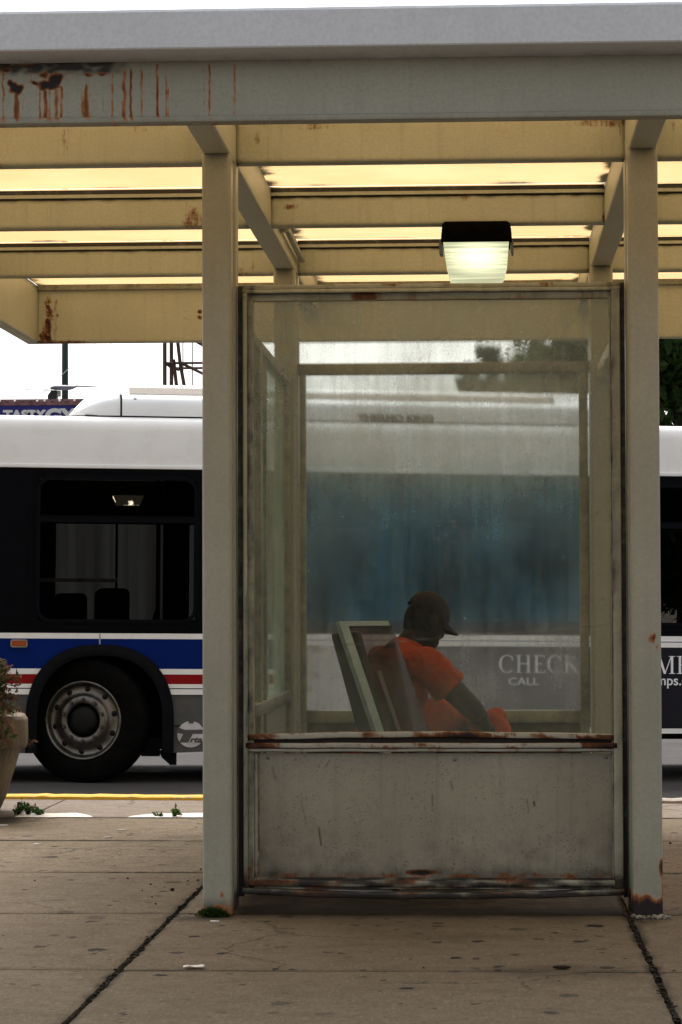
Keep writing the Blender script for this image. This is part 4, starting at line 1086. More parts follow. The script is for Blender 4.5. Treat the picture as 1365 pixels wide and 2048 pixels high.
# mud flap behind the steered wheel
a = bus_uv(318, 1506); b = bus_uv(355, 1506); lo = bus_uv(345, 1531)[1]
mb = MB(); mb.poly([(a[0], a[1]+0.02), (b[0], b[1]+0.02), (b[0], lo), (b[0]-0.05, lo), (a[0]+0.03, a[1]-0.04)], 0.06, 0.09); mb.box(a[0]-0.12, a[0]+0.02, 0.15, 0.3, 0.2, 0.34)
bpart(mb.build('mud_flap', M_RUBBER))
# wheels
TR = 0.487
M_LUG = simple('dark_lug_steel', (0.06, 0.05, 0.045), 0.5, 0.4, 0.4)
def wheel(u, y, steer, face):
    we = empty('wheel', (u, y, TR-0.006)); we.parent = bus; we.rotation_euler = (0, 0, steer + (0 if face > 0 else math.pi))
    mb = MB(); hw = 0.148
    pr = [(0.300, -0.10), (0.302, -0.128), (0.33, -0.142), (0.40, -hw), (0.455, -0.138), (0.472, -0.122)]
    for g in (-0.075, -0.025, 0.025, 0.075): pr += [(0.485, g-0.017), (0.485, g+0.010), (0.474, g+0.012), (0.474, g+0.016)]
    pr = [p for p in pr if p[1] < 0.1]+[(0.485, 0.1), (0.472, 0.122), (0.455, 0.138), (0.40, hw), (0.31, 0.14), (0.300, 0.10)]
    mb.lathe(pr, 72); o = mb.build('tyre', M_TYRE); o.parent = we
    mb = MB()
    mb.lathe([(0.300, -0.09), (0.309, -0.128), (0.303, -0.138), (0.290, -0.136), (0.281, -0.118), (0.272, -0.090), (0.262, -0.080), (0.215, -0.092), (0.200, -0.100), (0.192, -0.118), (0.180, -0.126), (0.140, -0.128), (0.128, -0.118), (0.124, -0.09)], 72)
    o = mb.build('rim', M_RIM); o.parent = we
    if face > 0:
        for k in range(10):
            an = 2*math.pi*(k+.35)/10; mb = MB()
            mb.ball((0.238*math.cos(an), -0.083, 0.238*math.sin(an)), (0.024, 0.010, 0.024), 14, 8); h = mb.build('vent_hole', M_HUB); h.parent = we
        for k in range(10):
            an = 2*math.pi*(k+.5)/10; mb = MB()
            mb.lathe([(0.0, -0.026), (0.011, -0.026), (0.0135, -0.018), (0.0135, -0.008), (0.019, -0.006), (0.019, 0.004)], 6, M=Matrix.Translation((0.160*math.cos(an), -0.126, 0.160*math.sin(an))), smooth=False)
            h = mb.build('lug_nut', M_LUG); h.parent = we
    mb = MB(); mb.lathe([(0.0, -0.150), (0.07, -0.148), (0.095, -0.140), (0.108, -0.125), (0.118, -0.08)], 40); o2 = mb.build('hub', M_HUB); o2.parent = we
    return we
wheel(-0.05, 0.19, R(-19.0), 1); wheel(-0.05, BW-0.19, R(-19.0), -1); wheel(UW2, 0.19, 0, 1); wheel(UW2, BW-0.19, 0, -1)
mb = MB(); mb.tube([(-0.05, 0.3, 0.46), (-0.05, BW-0.3, 0.46)], 0.06, 10); bpart(mb.build('axle', M_HUB))
mb = MB(); mb.tube([(UW2, 0.3, 0.46), (UW2, BW-0.3, 0.46)], 0.09, 10); bpart(mb.build('axle', M_HUB))
# marker lamp
a = wrect(22, 55, 1279.5, 1294)
mb = MB(); mb.sweep(rrect(a[2]+0.008, a[3]-0.008, a[0]+0.008, a[1]-0.008, 0.006, 2), 1, [-0.024, 0.0]); ml = bpart(mb.build('marker_lamp', M_AMBER))
mb = MB(); ring(mb, a[0]+0.006, a[1]-0.006, a[2]+0.006, a[3]-0.006, 0.008, 0.006, -0.018, -0.001, 2); o = mb.build('bezel', simple('chrome_bezel', (0.4, 0.36, 0.3), 0.3, 0.5, 0.8)); o.parent = ml
# lettering helpers
def text_obj(name, s, size, mat, parent, loc, depth=0.002, shear=0.0, xs=1.0, bold=0.0):
    cu = bpy.data.curves.new(name+'_curve', 'FONT'); cu.body = s; cu.size = size; cu.extrude = depth; cu.shear = shear; cu.offset = bold; cu.resolution_u = 6
    to = bpy.data.objects.new(name+'_tmp', cu); COL.objects.link(to)
    dg = bpy.context.evaluated_depsgraph_get(); me = bpy.data.meshes.new_from_object(to.evaluated_get(dg))
    bpy.data.objects.remove(to, do_unlink=True); bpy.data.curves.remove(cu)
    me.name = name; me.materials.clear(); me.materials.append(mat)
    me.transform(Matrix.Diagonal((xs, 1, 1, 1))); me.transform(Matrix.Rotation(math.pi/2, 4, 'X'))
    o = bpy.data.objects.new(name, me); COL.objects.link(o); o.parent = parent; o.location = loc
    return o
def bar(x0, z0, x1, z1, w):
    d = Vector((x1-x0, z1-z0)); n_ = Vector((w/2, 0))
    return [(x0-n_.x, z0), (x0+n_.x, z0), (x1+n_.x, z1), (x1-n_.x, z1)]
def arc_shape(cx, cz, rx, rz, a0, a1, thick, thin):
    out = []; inn = []
    for k in range(33):
        a = R(a0+(a1-a0)*k/32); w = thin+(thick-thin)*abs(math.cos(a))**1.3
        out.append((cx+rx*math.cos(a), cz+rz*math.sin(a))); inn.append((cx+(rx-w)*math.cos(a), cz+(rz-thin)*math.sin(a)))
    return out+inn[::-1]
def serif_word(name, word, x, z, h, mat, parent, y):
    """roman capitals with serifs; x is the left edge, h the cap height"""
    mb = MB(); S, T = 0.135*h, 0.05*h      # thick and thin strokes
    def stem(cx, w=S):
        mb.poly([(cx-w/2, z), (cx+w/2, z), (cx+w/2, z+h), (cx-w/2, z+h)], y, y+0.004)
        for zz in (z, z+h-0.035*h): mb.poly([(cx-w/2-0.11*h, zz), (cx+w/2+0.11*h, zz), (cx+w/2+0.11*h, zz+0.035*h), (cx-w/2-0.11*h, zz+0.035*h)], y-0.0005, y+0.0035)
    def hb(xa, xb, zz, t=T): mb.poly([(xa, zz-t/2), (xb, zz-t/2), (xb, zz+t/2), (xa, zz+t/2)], y+0.0003, y+0.0042)
    for ch in word:
        if ch == 'C':
            mb.poly(arc_shape(x+0.47*h, z+0.5*h, 0.47*h, 0.52*h, 48, 312, S*1.05, T), y, y+0.004)
            mb.poly([(x+0.76*h, z+0.68*h), (x+0.80*h, z+0.68*h), (x+0.80*h, z+0.95*h), (x+0.74*h, z+0.88*h)], y-0.0005, y+0.0038); x += 0.98*h
        elif ch == 'H':
            stem(x+0.18*h); stem(x+0.74*h); hb(x+0.18*h, x+0.74*h, z+0.52*h); x += 1.04*h
        elif ch == 'E':
            stem(x+0.18*h); hb(x+0.18*h, x+0.66*h, z+T/2); hb(x+0.18*h, x+0.62*h, z+h-T/2); hb(x+0.18*h, x+0.5*h, z+0.52*h)
            mb.poly([(x+0.62*h, z), (x+0.67*h, z), (x+0.70*h, z+0.22*h)], y-0.001, y+0.0036); mb.poly([(x+0.58*h, z+h), (x+0.63*h, z+h), (x+0.64*h, z+0.8*h)], y-0.001, y+0.0036); x += 0.82*h
        elif ch == 'K':
            stem(x+0.18*h); mb.poly(bar(x+0.24*h, z+0.42*h, x+0.66*h, z+h, T*1.2), y+0.0005, y+0.0044); mb.poly(bar(x+0.76*h, z, x+0.36*h, z+0.56*h, S*1.1), y+0.0006, y+0.0045); x += 0.95*h
        elif ch == 'M':
            stem(x+0.18*h, T); stem(x+0.94*h); mb.poly(bar(x+0.53*h, z, x+0.20*h, z+h, S), y+0.0004, y+0.0043); mb.poly(bar(x+0.53*h, z, x+0.90*h, z+h, T), y+0.0006, y+0.0046); x += 1.22*h
        elif ch == 'P':
            stem(x+0.18*h); mb.poly(arc_shape(x+0.34*h, z+0.74*h, 0.31*h, 0.26*h, -90, 90, S, T), y+0.0004, y+0.0043); hb(x+0.18*h, x+0.36*h, z+h-T/2); hb(x+0.18*h, x+0.36*h, z+0.48*h+T/2); x += 0.76*h
        else: x += 0.5*h
    o = mb.build(name, mat); o.parent = parent; return o
# long advertisement panel on the side
a0 = bus_uv(560, 1300)[0]; asplit = bus_uv(812, 1300)[0]; aend = bus_uv(1365, 1300)[0]+1.2
vt, vb = bus_uv(1340, 1285)[1], bus_uv(1340, 1467)[1]; vit, vib = bus_uv(1340, 1295)[1], bus_uv(1340, 1457)[1]
ad = empty('advert_panel', (0, 0, 0)); ad.parent = bus
mb = MB(); mb.box(a0, aend, -0.012, -0.004, vb, vit if False else vb+0.001) if False else None
mb.box(a0, aend, -0.016, -0.005, vit, vt); mb.box(a0, aend, -0.016, -0.005, vb, vib); mb.box(aend-0.04, aend, -0.016, -0.005, vib, vit); mb.box(a0, a0+0.04, -0.016, -0.005, vib, vit)
o = mb.build('border', M_BWHITE); o.parent = ad
M_BORDL = M_BWHITE
mb = MB(); mb.box(asplit, aend-0.041, -0.014, -0.0045, vib+0.001, vit-0.001); o = mb.build('black_sheet', simple('black_advert_vinyl', (0.012, 0.011, 0.016), 0.4, 0.12)); o.parent = ad
def adpic():
    t = NT('pale_advert_picture'); v = t.obj(world=False)
    n = t.noise(2.2, 4, 0.6, v); n2 = t.noise(5, 3, 0.6, v)
    c = t.mix(t.smooth(n, 0.42, 0.6), (0.60, 0.58, 0.56), (0.52, 0.50, 0.50)); c = t.mix(t.smooth(n2, 0.55, 0.7), c, (0.30, 0.23, 0.18))
    return t.end(t.princ(c, 0.4, 0.3))
mb = MB(); mb.box(a0+0.041, asplit-0.001, -0.014, -0.0045, vib+0.001, vit-0.001); o = mb.build('picture_sheet', adpic()); o.parent = ad
p = bus_uv(998, 1346); q = bus_uv(998, 1311)
serif_word('lettering', 'CHECK', p[0], p[1], q[1]-p[1], M_LETTER, ad, -0.0185)
p = bus_uv(1311, 1347.5); q = bus_uv(1311, 1312); serif_word('lettering', 'MP', p[0], p[1], q[1]-p[1], M_LETTER, ad, -0.0185)
p = bus_uv(1311, 1370); text_obj('lettering', 'mps.c', 0.112, M_LETTER, ad, (p[0], -0.0165, p[1]), bold=0.001)
p = bus_uv(1016, 1371); text_obj('lettering', 'CALL', 0.085, M_LETTER, ad, (p[0], -0.0165, p[1]), xs=1.25)
# round transit emblem on the skirt
cu_, cv_ = bus_uv(382, 1468.5); er = (bus_uv(408, 1468)[0]-bus_uv(354, 1468)[0])/2
em_ = empty('emblem', (0, 0, 0)); em_.parent = bus
mb = MB()
disc = [(cu_+er*math.cos(2*math.pi*k/48), cv_+er*0.97*math.sin(2*math.pi*k/48)) for k in range(48)]
mb.poly(disc, -0.0065, -0.0005); o = mb.build('disc', simple('emblem_white', (0.50, 0.48, 0.48), 0.5, 0.3)); o.parent = em_
def E(x, z): return (cu_+(x-382)/26.5*er, cv_-(z-1468.5)/26.5*er*0.97)
mb = MB()
mb.poly([E(377, 1441.6), E(388, 1441.6), E(387, 1446.5), E(378, 1446.5)], -0.0085, -0.006)
mb.poly([E(358, 1455), E(370, 1459.5), E(408, 1459.0), E(409, 1467.5), E(386, 1467.5), E(377, 1485), E(359, 1485), E(367, 1468), E(356, 1465.5), E(354.5, 1470)], -0.0085, -0.006)
mb.poly([E(354, 1455.5), E(358.6, 1455), E(356.6, 1466), E(354, 1471)], -0.0083, -0.0062)
o = mb.build('letter_mark', M_BGREY); o.parent = em_
p = E(379.5, 1484.5); text_obj('lettering', 'rta', 0.062, M_BGREY, em_, (p[0], -0.0085, p[1]), depth=0.0015, shear=0.3, xs=1.3, bold=0.002)
# roof unit
ra = bus_uv(140, 830, 0.12); r1 = bus_uv(244, 830, 0.12)[0]; r2 = bus_uv(1240, 845, 0.12)[0]
rt = bus_uv(300, 768.5, 0.45)[1]-0.01; rb = bus_uv(300, 832, 0.12)[1]
ac = empty('roof_unit', (0, 0, 0)); ac.parent = bus
def rsec(u, top_, ins):
    hgt = top_-rb
    pts = [(0.130+ins, rb), (0.118+ins, rb+0.12*hgt), (0.120+ins, rb+0.34*hgt), (0.135+ins, rb+0.48*hgt), (0.170+ins, rb+0.575*hgt), (0.215+ins, rb+0.63*hgt), (0.300+ins, rb+0.90*hgt), (0.325+ins, rb+0.955*hgt), (0.40+ins, rb+hgt)]
    pts += [(BW-y, z) for (y, z) in reversed(pts)]
    return [(u, y, z) for (y, z) in pts]
def skin(mb, secs, mi=0, cap=True):
    n = len(secs[0]); vs = [v for s_ in secs for v in s_]; fs = []
    for k in range(len(secs)-1):
        for i in range(n-1): fs.append((k*n+i, k*n+i+1, (k+1)*n+i+1, (k+1)*n+i))
    if cap: fs.append(tuple(range(n))); fs.append(tuple(reversed(range((len(secs)-1)*n, len(secs)*n))))
    mb.add(vs, fs, mi, True)
M_UNIT = simple('roof_unit_white', (0.86, 0.86, 0.86), 0.3, 0.4, 0, 0.03, 3)
mb = MB(); secs = []
for k in range(9):
    f = k/8; secs.append(rsec(ra[0]+(r1-0.012-ra[0])*f, rb+(rt-rb)*max(0.04, math.sin(f*math.pi/2)**0.8), 0.10*(1-f)**2))
skin(mb, secs); o = mb.build('nose_cowl', M_UNIT); o.parent = ac
mb = MB(); skin(mb, [rsec(r1+0.004, rt, 0), rsec((r1+r2)/2, rt, 0), rsec(r2, rt, 0)]); cv = mb.build('cover', M_UNIT); cv.parent = ac
try: cv.data.set_sharp_from_angle(angle=R(50))
except Exception: pass
mb = MB(); mb.box(ra[0]+0.12, r2-0.03, 0.15, BW-0.15, RZ-0.005, rb+0.002); mb.box(r1-0.012, r1+0.004, 0.16, BW-0.16, rb, rt-0.1); o = mb.build('base_gap', M_SEAL); o.parent = ac
ga = bus_uv(258, 777, 0.30); 
M_GRILL = simple('beige_grille', (0.52, 0.46, 0.40), 0.7, 0.2, 0, 0.15, 120)
mb = MB()
hg = rt-rb
yA = 0.226; zA = rb+0.665*hg; yB = 0.292; zB = rb+0.875*hg
nv = Vector((0, -(zB-zA), (yB-yA))).normalized()*0.006
us = lin(ga[0], r2-0.5, 0.022)
for i, u in enumerate(us[:-1]):
    P = [Vector((u, yA, zA)), Vector((u+0.014, yA, zA)), Vector((u+0.014, yB, zB)), Vector((u, yB, zB))]
    mb.add([p_+nv for p_ in P]+[p_ for p_ in P], [(0, 1, 2, 3), (4, 7, 6, 5), (0, 4, 5, 1), (1, 5, 6, 2), (2, 6, 7, 3), (3, 7, 4, 0)])
mb.add([Vector((us[0], yA, zA))+nv*.3, Vector((us[-1], yA, zA))+nv*.3, Vector((us[-1], yB, zB))+nv*.3, Vector((us[0], yB, zB))+nv*.3], [(0, 1, 2, 3)])
o = mb.build('grille', M_GRILL); o.parent = ac
p = bus_uv(714, 839, 0.12); text_obj('lettering', 'THERMO KING', 0.078, M_LETTERG, ac, (p[0], 0.110, p[1]), xs=1.16, bold=0.004)
mb = MB(); p = bus_uv(271, 798, 0.13); mb.ball((p[0], 0.142, p[1]), (0.014, 0.008, 0.008), 10, 6); o = mb.build('latch', M_SEAL); o.parent = ac
# ------------------------------------------------------------------ background
M_POLE = simple('dark_green_pole_paint', (0.012, 0.022, 0.014), 0.5, 0.3, 0, 0.3, 8)
YQ = 56.0
a = at(130.5, 740, YQ)
pole = empty('street_pole', (a.x, YQ, -0.45), 0, 'dark green street pole rising behind the blue sign', 'pole')
def wpart(o, p):
    o.parent = p; base = Vector((0, 0, 0)); q = p
    while q is not None: base += Vector(q.location); q = q.parent
    o.location = -base; return o
mb = MB(); mb.tube([(a.x, YQ, -0.45), (a.x, YQ, 6), (a.x, YQ, 10.5)], [0.075, 0.07, 0.06], 16); wpart(mb.build('shaft', M_POLE), pole)
mb = MB(); zc = at(130, 774, YQ).z; mb.tube([(a.x, YQ, zc-0.03), (a.x, YQ, zc+0.03)], 0.078, 16); wpart(mb.build('band', simple('worn_band', (0.2, 0.21, 0.21), 0.5)), pole)
mb = MB(); mb.tube([(a.x, YQ, -0.45), (a.x, YQ, -0.38), (a.x, YQ, -0.36), (a.x, YQ, 0.1)], [0.2, 0.2, 0.13, 0.11], 16); wpart(mb.build('base', M_POLE), pole)
# the sign, on the roof of a low building
YS = 45.0
sa, sb = at(-190, 812, YS), at(262, 812, YS); st_, sm_ = at(60, 798.5, YS).z, at(60, 810.8, YS).z
bl = empty('low_building', ((sa.x+sb.x)/2, YS+4, -0.45), 0, 'low grey metal-sided shop building hidden behind the bus under the blue sign', 'building')
def brick():
    t = NT('streaked_metal_siding'); n = t.noise(1.0, 3, 0.6, t.obj((2.6, 2.6, 0.06))); n2 = t.noise(1.0, 2, 0.5, t.obj((9, 9, 0.1)))
    c = t.mix(t.smooth(n, 0.35, 0.65), (0.20, 0.19, 0.17), (0.42, 0.42, 0.41)); c = t.mix(t.smooth(n2, 0.5, 0.7, 0, 0.4), c, (0.16, 0.15, 0.13))
    return t.end(t.princ(c, 0.7, 0.2))
M_BRICK = brick()
bx0, bx1, by0, by1, bz = sa.x-9, sb.x+7, YS+0.3, YS+9, 3.75
mb = MB(); mb.box(bx0, bx1, by0, by1, -0.45, bz-0.2); wpart(mb.build('wall', M_BRICK), bl)
mb = MB(); mb.box(bx0-0.08, bx1+0.08, by0-0.08, by1+0.08, bz-0.199, bz); wpart(mb.build('roof', simple('tar_roof', (0.12, 0.115, 0.11), 0.9)), bl)
for k in range(2):
    x0 = bx0+1.0+k*3.4; we = empty('window', (0, 0, 0)); we.parent = bl
    mb = MB()
    for (p0, p1, q0, q1) in ((x0, x0+2.6, 0.6, 0.68), (x0, x0+2.6, 2.5, 2.58), (x0, x0+0.08, 0.681, 2.499), (x0+2.52, x0+2.6, 0.681, 2.499), (x0+1.26, x0+1.34, 0.681, 2.499)): mb.box(p0, p1, by0-0.05, by0-0.004, q0, q1)
    wpart(mb.build('frame', simple('pale_frame', (0.4, 0.4, 0.38), 0.5)), we)
    mb = MB(); mb.box(x0+0.07, x0+2.53, by0-0.02, by0-0.006, 0.67, 2.51); wpart(mb.build('pane', simple('shop_glass', (0.02, 0.025, 0.03), 0.08, 0.6)), we)
sign = empty('shop_sign', ((sa.x+sb.x)/2, YS, bz), 0, 'blue shop sign with pale letters and a maroon bulb-studded top edge', 'sign')
mb = MB(); mb.box(sa.x, sb.x, YS, YS+0.25, bz, sm_-0.003); wpart(mb.build('blue_board', simple('sign_blue', (0.012, 0.012, 0.16), 0.4, 0.3, 0, 0.15, 2)), sign)
mb = MB(); mb.box(sa.x-0.02, sb.x+0.02, YS-0.02, YS+0.27, sm_, st_); wpart(mb.build('maroon_rail', simple('faded_maroon', (0.20, 0.10, 0.105), 0.7, 0.2, 0, 0.45, 7)), sign)
M_BULB = simple('pale_bulb_glass', (0.75, 0.72, 0.66), 0.3, 0.5); M_BULBD = simple('dead_bulb_socket', (0.05, 0.03, 0.03), 0.6)
bx = at(1.5, 803, YS).x; step_ = at(149, 803, YS).x-at(0, 803, YS).x; step_ /= 10
for k in range(-12, 18):
    x = bx+k*step_
    if not (sa.x+0.05 < x < sb.x-0.05): continue
    mb = MB(); lit = k in (0, 2, 5, 6, 8, 10, -2, 12)
    mb.ball((x, YS-0.05, at(60, 803 if k % 2 else 802.5, YS).z), (0.021 if lit else 0.017,)*3, 10, 7)
    wpart(mb.build('bulb', M_BULB if lit else M_BULBD), sign)
p = at(8, 840, YS); text_obj('lettering', 'TASTY', 0.215, M_ADW, sign, (p.x-sign.location.x, -0.012, p.z-bz+0.01), depth=0.01, xs=1.12, bold=0.012)
p = at(91, 846, YS); text_obj('lettering', 'GY', 0.335, M_ADW, sign, (p.x-sign.location.x, -0.012, p.z-bz), depth=0.01, xs=1.15, bold=0.018)
# rooftop ventilator with its hood
YV = 47.0
v0 = at(120, 800, YV)
vent = empty('roof_ventilator', (at(107, 800, YV).x, YV, bz), 0, 'grey hooded roof ventilator on a dark neck beside the pole', 'ventilator')
def vx(px): return at(px, 780, YV).x
def vz(py): return at(120, py, YV).z
mb = MB(); pts2 = [(vx(97), bz+0.001), (vx(115), bz+0.001), (vx(115), vz(781)), (vx(105), vz(781)), (vx(97.5), vz(791))]
mb.poly(pts2, YV-0.09, YV+0.09); wpart(mb.build('neck', simple('black_neck', (0.012, 0.014, 0.014), 0.6)), vent)
mb = MB(); mb.box(vx(115.5), vx(121.5), YV-0.06, YV+0.06, vz(793), vz(781.5)); wpart(mb.build('motor_box', simple('tan_box', (0.42, 0.38, 0.3), 0.6)), vent)
mb = MB(); ps = [(101, 776.5, .2), (104, 773, .75), (110, 770.5, 1), (122, 770, 1), (140, 771, .8), (150, 772, .45), (154, 772.5, .2)]
secs = []
for (px, py, k) in ps:
    lo = {101: 778, 104: 779, 110: 779.8, 122: 780.6, 140: 780, 150: 776.5, 154: 774}[px]
    zt2, zl2 = vz(py), vz(lo); x = vx(px); yw = 0.16*k+0.02
    secs.append([(x, YV+yw*math.cos(2*math.pi*i/12), (zt2+zl2)/2+(zt2-zl2)/2*math.sin(2*math.pi*i/12)) for i in range(12)])
n = 12; vs = [v for s_ in secs for v in s_]; fs = []
for k in range(len(secs)-1):
    for i in range(n): fs.append((k*n+i, k*n+(i+1) % n, (k+1)*n+(i+1) % n, (k+1)*n+i))
fs += [tuple(range(n)), tuple(range((len(secs)-1)*n, len(secs)*n))]
mb.add(vs, fs, 0, True); wpart(mb.build('hood', simple('grey_hood', (0.22, 0.235, 0.26), 0.45, 0.4)), vent)
mb = MB(); mb.tube([(vx(50), YV, vz(779)), (vx(104), YV, vz(780.3))], 0.008, 6); mb.tube([(vx(152), YV, vz(772.4)), (vx(197), YV, vz(774.5))], [0.016, 0.008], 6)
wpart(mb.build('wind_rod', simple('grey_rod', (0.16, 0.18, 0.17), 0.5)), vent)
# lattice tower
YT = 72.0
M_STEEL = simple('rust_brown_steel', (0.055, 0.030, 0.022), 0.7, 0.25, 0, 0.35, 3)
ta = at(330, 730, YT); tw = 1.55
tc = Vector((ta.x+tw/2, YT+tw/2, 0))
tower = empty('lattice_tower', (tc.x, tc.y, -0.45), 0, 'rust-brown steel lattice tower standing behind the bus roof', 'tower')
def tx(px): return at(px, 726, YT).x
mb = MB(); legs = []
zT = 12.2
for (dx, dy) in ((0, 0), (tw, 0), (tw, tw), (0, tw)):
    b_ = Vector((tc.x-tw/2+dx, tc.y-tw/2+dy, 0)); legs.append(b_)
    mb = MB(); mb.tube([(b_.x, b_.y, -0.45), (b_.x, b_.y, zT)], 0.055, 4, smooth=False); wpart(mb.build('leg', M_STEEL), tower)
mb = MB(); z0 = at(370, 726, YT).z; hs = 1.5
levels = [z0+hs*k for k in range(-5, 4) if z0+hs*k < zT]
for k, z in enumerate(levels):
    for i in range(4):
        p, q = legs[i], legs[(i+1) % 4]
        mb.tube([(p.x, p.y, z), (q.x, q.y, z)], 0.035, 4, smooth=False)
        if k+1 < len(levels) and i == 0:
            z2 = levels[k+1]
            if i == 0:
                mb.tube([(p.x+0.24, p.y, z2+0.1), (p.x+0.42, p.y, z)], 0.05, 4, smooth=False)
                mb.tube([(p.x+0.42, p.y, z), (p.x+0.55, p.y, z-0.72)], 0.05, 4, smooth=False)
            mb.tube([(p.x, p.y, z2), ((p.x+q.x)/2, (p.y+q.y)/2, z)], 0.032, 4, smooth=False) if i else mb.tube([(p.x+0.34, p.y, z2-0.62), (q.x, q.y, z+0.2)], 0.045, 4, smooth=False)
            mb.tube([(q.x, q.y, z2), ((p.x+q.x)/2, (p.y+q.y)/2, z)], 0.032, 4, smooth=False) if i else mb.tube([(p.x+0.45, p.y, z), (q.x, q.y, z-0.55)], 0.04, 4, smooth=False)
            if i == 0: mb.tube([(p.x+0.06, p.y, z-0.02), (p.x+0.4, p.y, z-0.2)], 0.035, 4, smooth=False)
wpart(mb.build('bracing', M_STEEL), tower)
for px in (356.5, 375.5):
    mb = MB(); mb.tube([(tx(px), YT+1.2, -0.45), (tx(px), YT+1.2, zT-1)], 0.018, 6)
    wpart(mb.build('cable_run', simple('grey_cable', (0.2, 0.21, 0.2), 0.6)), tower)
# guy wires from the sign to the tower
M_WIRE = simple('pale_wire', (0.34, 0.40, 0.42), 0.5)
for nm, (xa, ya, xb, yb), lab in (('guy', (72, 799, 190, 686), 'thin pale guy wire running from the sign past the pole'), ('guy', (148, 772, 222, 686), 'thin pale guy wire rising right of the pole from the ventilator')):
    A = at(xa, ya, YS+0.2 if xa < 100 else YV); dirx = (xb-xa)/(yb-ya)
    B = at(xb+dirx*-170, yb-170, 62)
    mb = MB(); mb.tube([A, (A+B)/2+Vector((0, 0, -0.03)), B], 0.006, 5); g = mb.build('guy_wire', M_WIRE); tag(g, lab, 'wire')

# ------------------------------------------------------------------ trees
def leaf_mat(name, a, b, trans=0.35):
    t = NT(name); v = t.obj(); n = t.noise(1.3, 3, 0.6, v); n2 = t.noise(9, 2, 0.6, v)
    c = t.mix(t.smooth(n, 0.3, 0.7), a, b); c = t.mix(t.smooth(n2, 0.45, 0.7, 0, 0.5), c, tuple(x*0.5 for x in a))
    d = t.t.nodes.new('ShaderNodeBsdfDiffuse'); t.set(d.inputs[0], c); tl = t.t.nodes.new('ShaderNodeBsdfTranslucent'); t.set(tl.inputs[0], t.mix(0.5, c, b))
    m = t.t.nodes.new('ShaderNodeMixShader'); m.inputs[0].default_value = trans; t.t.links.new(d.outputs[0], m.inputs[1]); t.t.links.new(tl.outputs[0], m.inputs[2])
    return t.end(m.outputs[0])
M_LEAF = leaf_mat('dark_leaves', (0.026, 0.050, 0.017), (0.06, 0.10, 0.03)); M_LEAF2 = leaf_mat('grey_green_leaves', (0.10, 0.125, 0.085), (0.15, 0.18, 0.12))  # second leaf colour is paler, with distance haze mixed into it
M_BARK = simple('dark_bark', (0.05, 0.038, 0.028), 0.9, 0.1, 0, 0.4, 12)
def leafquad(vs, fs, c, s_, rng):
    d = Vector((rng.gauss(0, 1), rng.gauss(0, 1), rng.gauss(0, 1))).normalized(); u = d.orthogonal().normalized(); w = d.cross(u)
    a = rng.uniform(0, 6.28); u2 = u*math.cos(a)+w*math.sin(a); w2 = d.cross(u2); b = len(vs)
    vs += [c-u2*s_, c-w2*s_*0.45+d*s_*.12, c+u2*s_, c+w2*s_*0.45+d*s_*.12]; fs.append((b, b+1, b+2, b+3))
def tree(loc, h, cr, cz, ch, nclump, nleaf, size, label, mat, seed, dens=1.0):
    rng = random.Random(seed)
    t = empty('broadleaf_tree', loc, 0, label, 'tree', 'trees behind the bus')
    mb = MB(); pts = [(0, 0, 0), (0.08, 0.03, h*0.3), (-0.05, 0.0, h*0.6), (0.1, 0, h*0.88)]
    mb.tube(pts, [h*0.028, h*0.022, h*0.014, h*0.004], 10)
    clumps = []
    for k in range(nclump):
        an = rng.uniform(0, 6.28); rr = cr*rng.uniform(0.15, 1)**0.6; zz = cz+ch*rng.uniform(-1, 1)
        f = math.sqrt(max(0.05, 1-((zz-cz)/ch)**2)); c = Vector((rr*f*math.cos(an), rr*f*math.sin(an), zz)); clumps.append((c, cr*rng.uniform(0.16, 0.34)))
        if k % 3 == 0: mb.tube([(0, 0, min(h*.85, zz*0.75)), c*0.55+Vector((0, 0, zz*0.36)), c], [h*0.010, h*0.006, h*0.002], 5)
    o = mb.build('trunk', M_BARK); o.parent = t
    vs = []; fs = []
    for i in range(nleaf):
        c, r_ = clumps[rng.randrange(len(clumps))]
        d = Vector((rng.gauss(0, 1), rng.gauss(0, 1), rng.gauss(0, 0.8))); d = d.normalized()*r_*rng.random()**0.45
        leafquad(vs, fs, c+d, size*rng.uniform(0.6, 1.3), rng)
    mb = MB(); mb.add(vs, fs); o = mb.build('crown', mat, merge=False); o.parent = t
    return t
YR = 44.0
c_ = at(1370, 790, YR); tree((c_.x, YR, -0.45), 8.4, 2.75, c_.z+0.45, 3.1, 150, 34000, 0.115, 'big dark leafy tree right of the shelter above the bus roof', M_LEAF, 11)
c_ = at(968, 760, 58); tree((c_.x, 58, -0.45), 7.3, 0.78, 5.6, 1.75, 60, 9000, 0.075, 'slim rounded tree seen through the upper back glass', M_LEAF2, 5)
c_ = at(1090, 790, 62); tree((c_.x, 62, -0.45), 7.4, 2.0, 5.1, 2.25, 90, 12000, 0.085, 'broad grey-green tree between the slim tree and the big dark tree', M_LEAF2, 8)

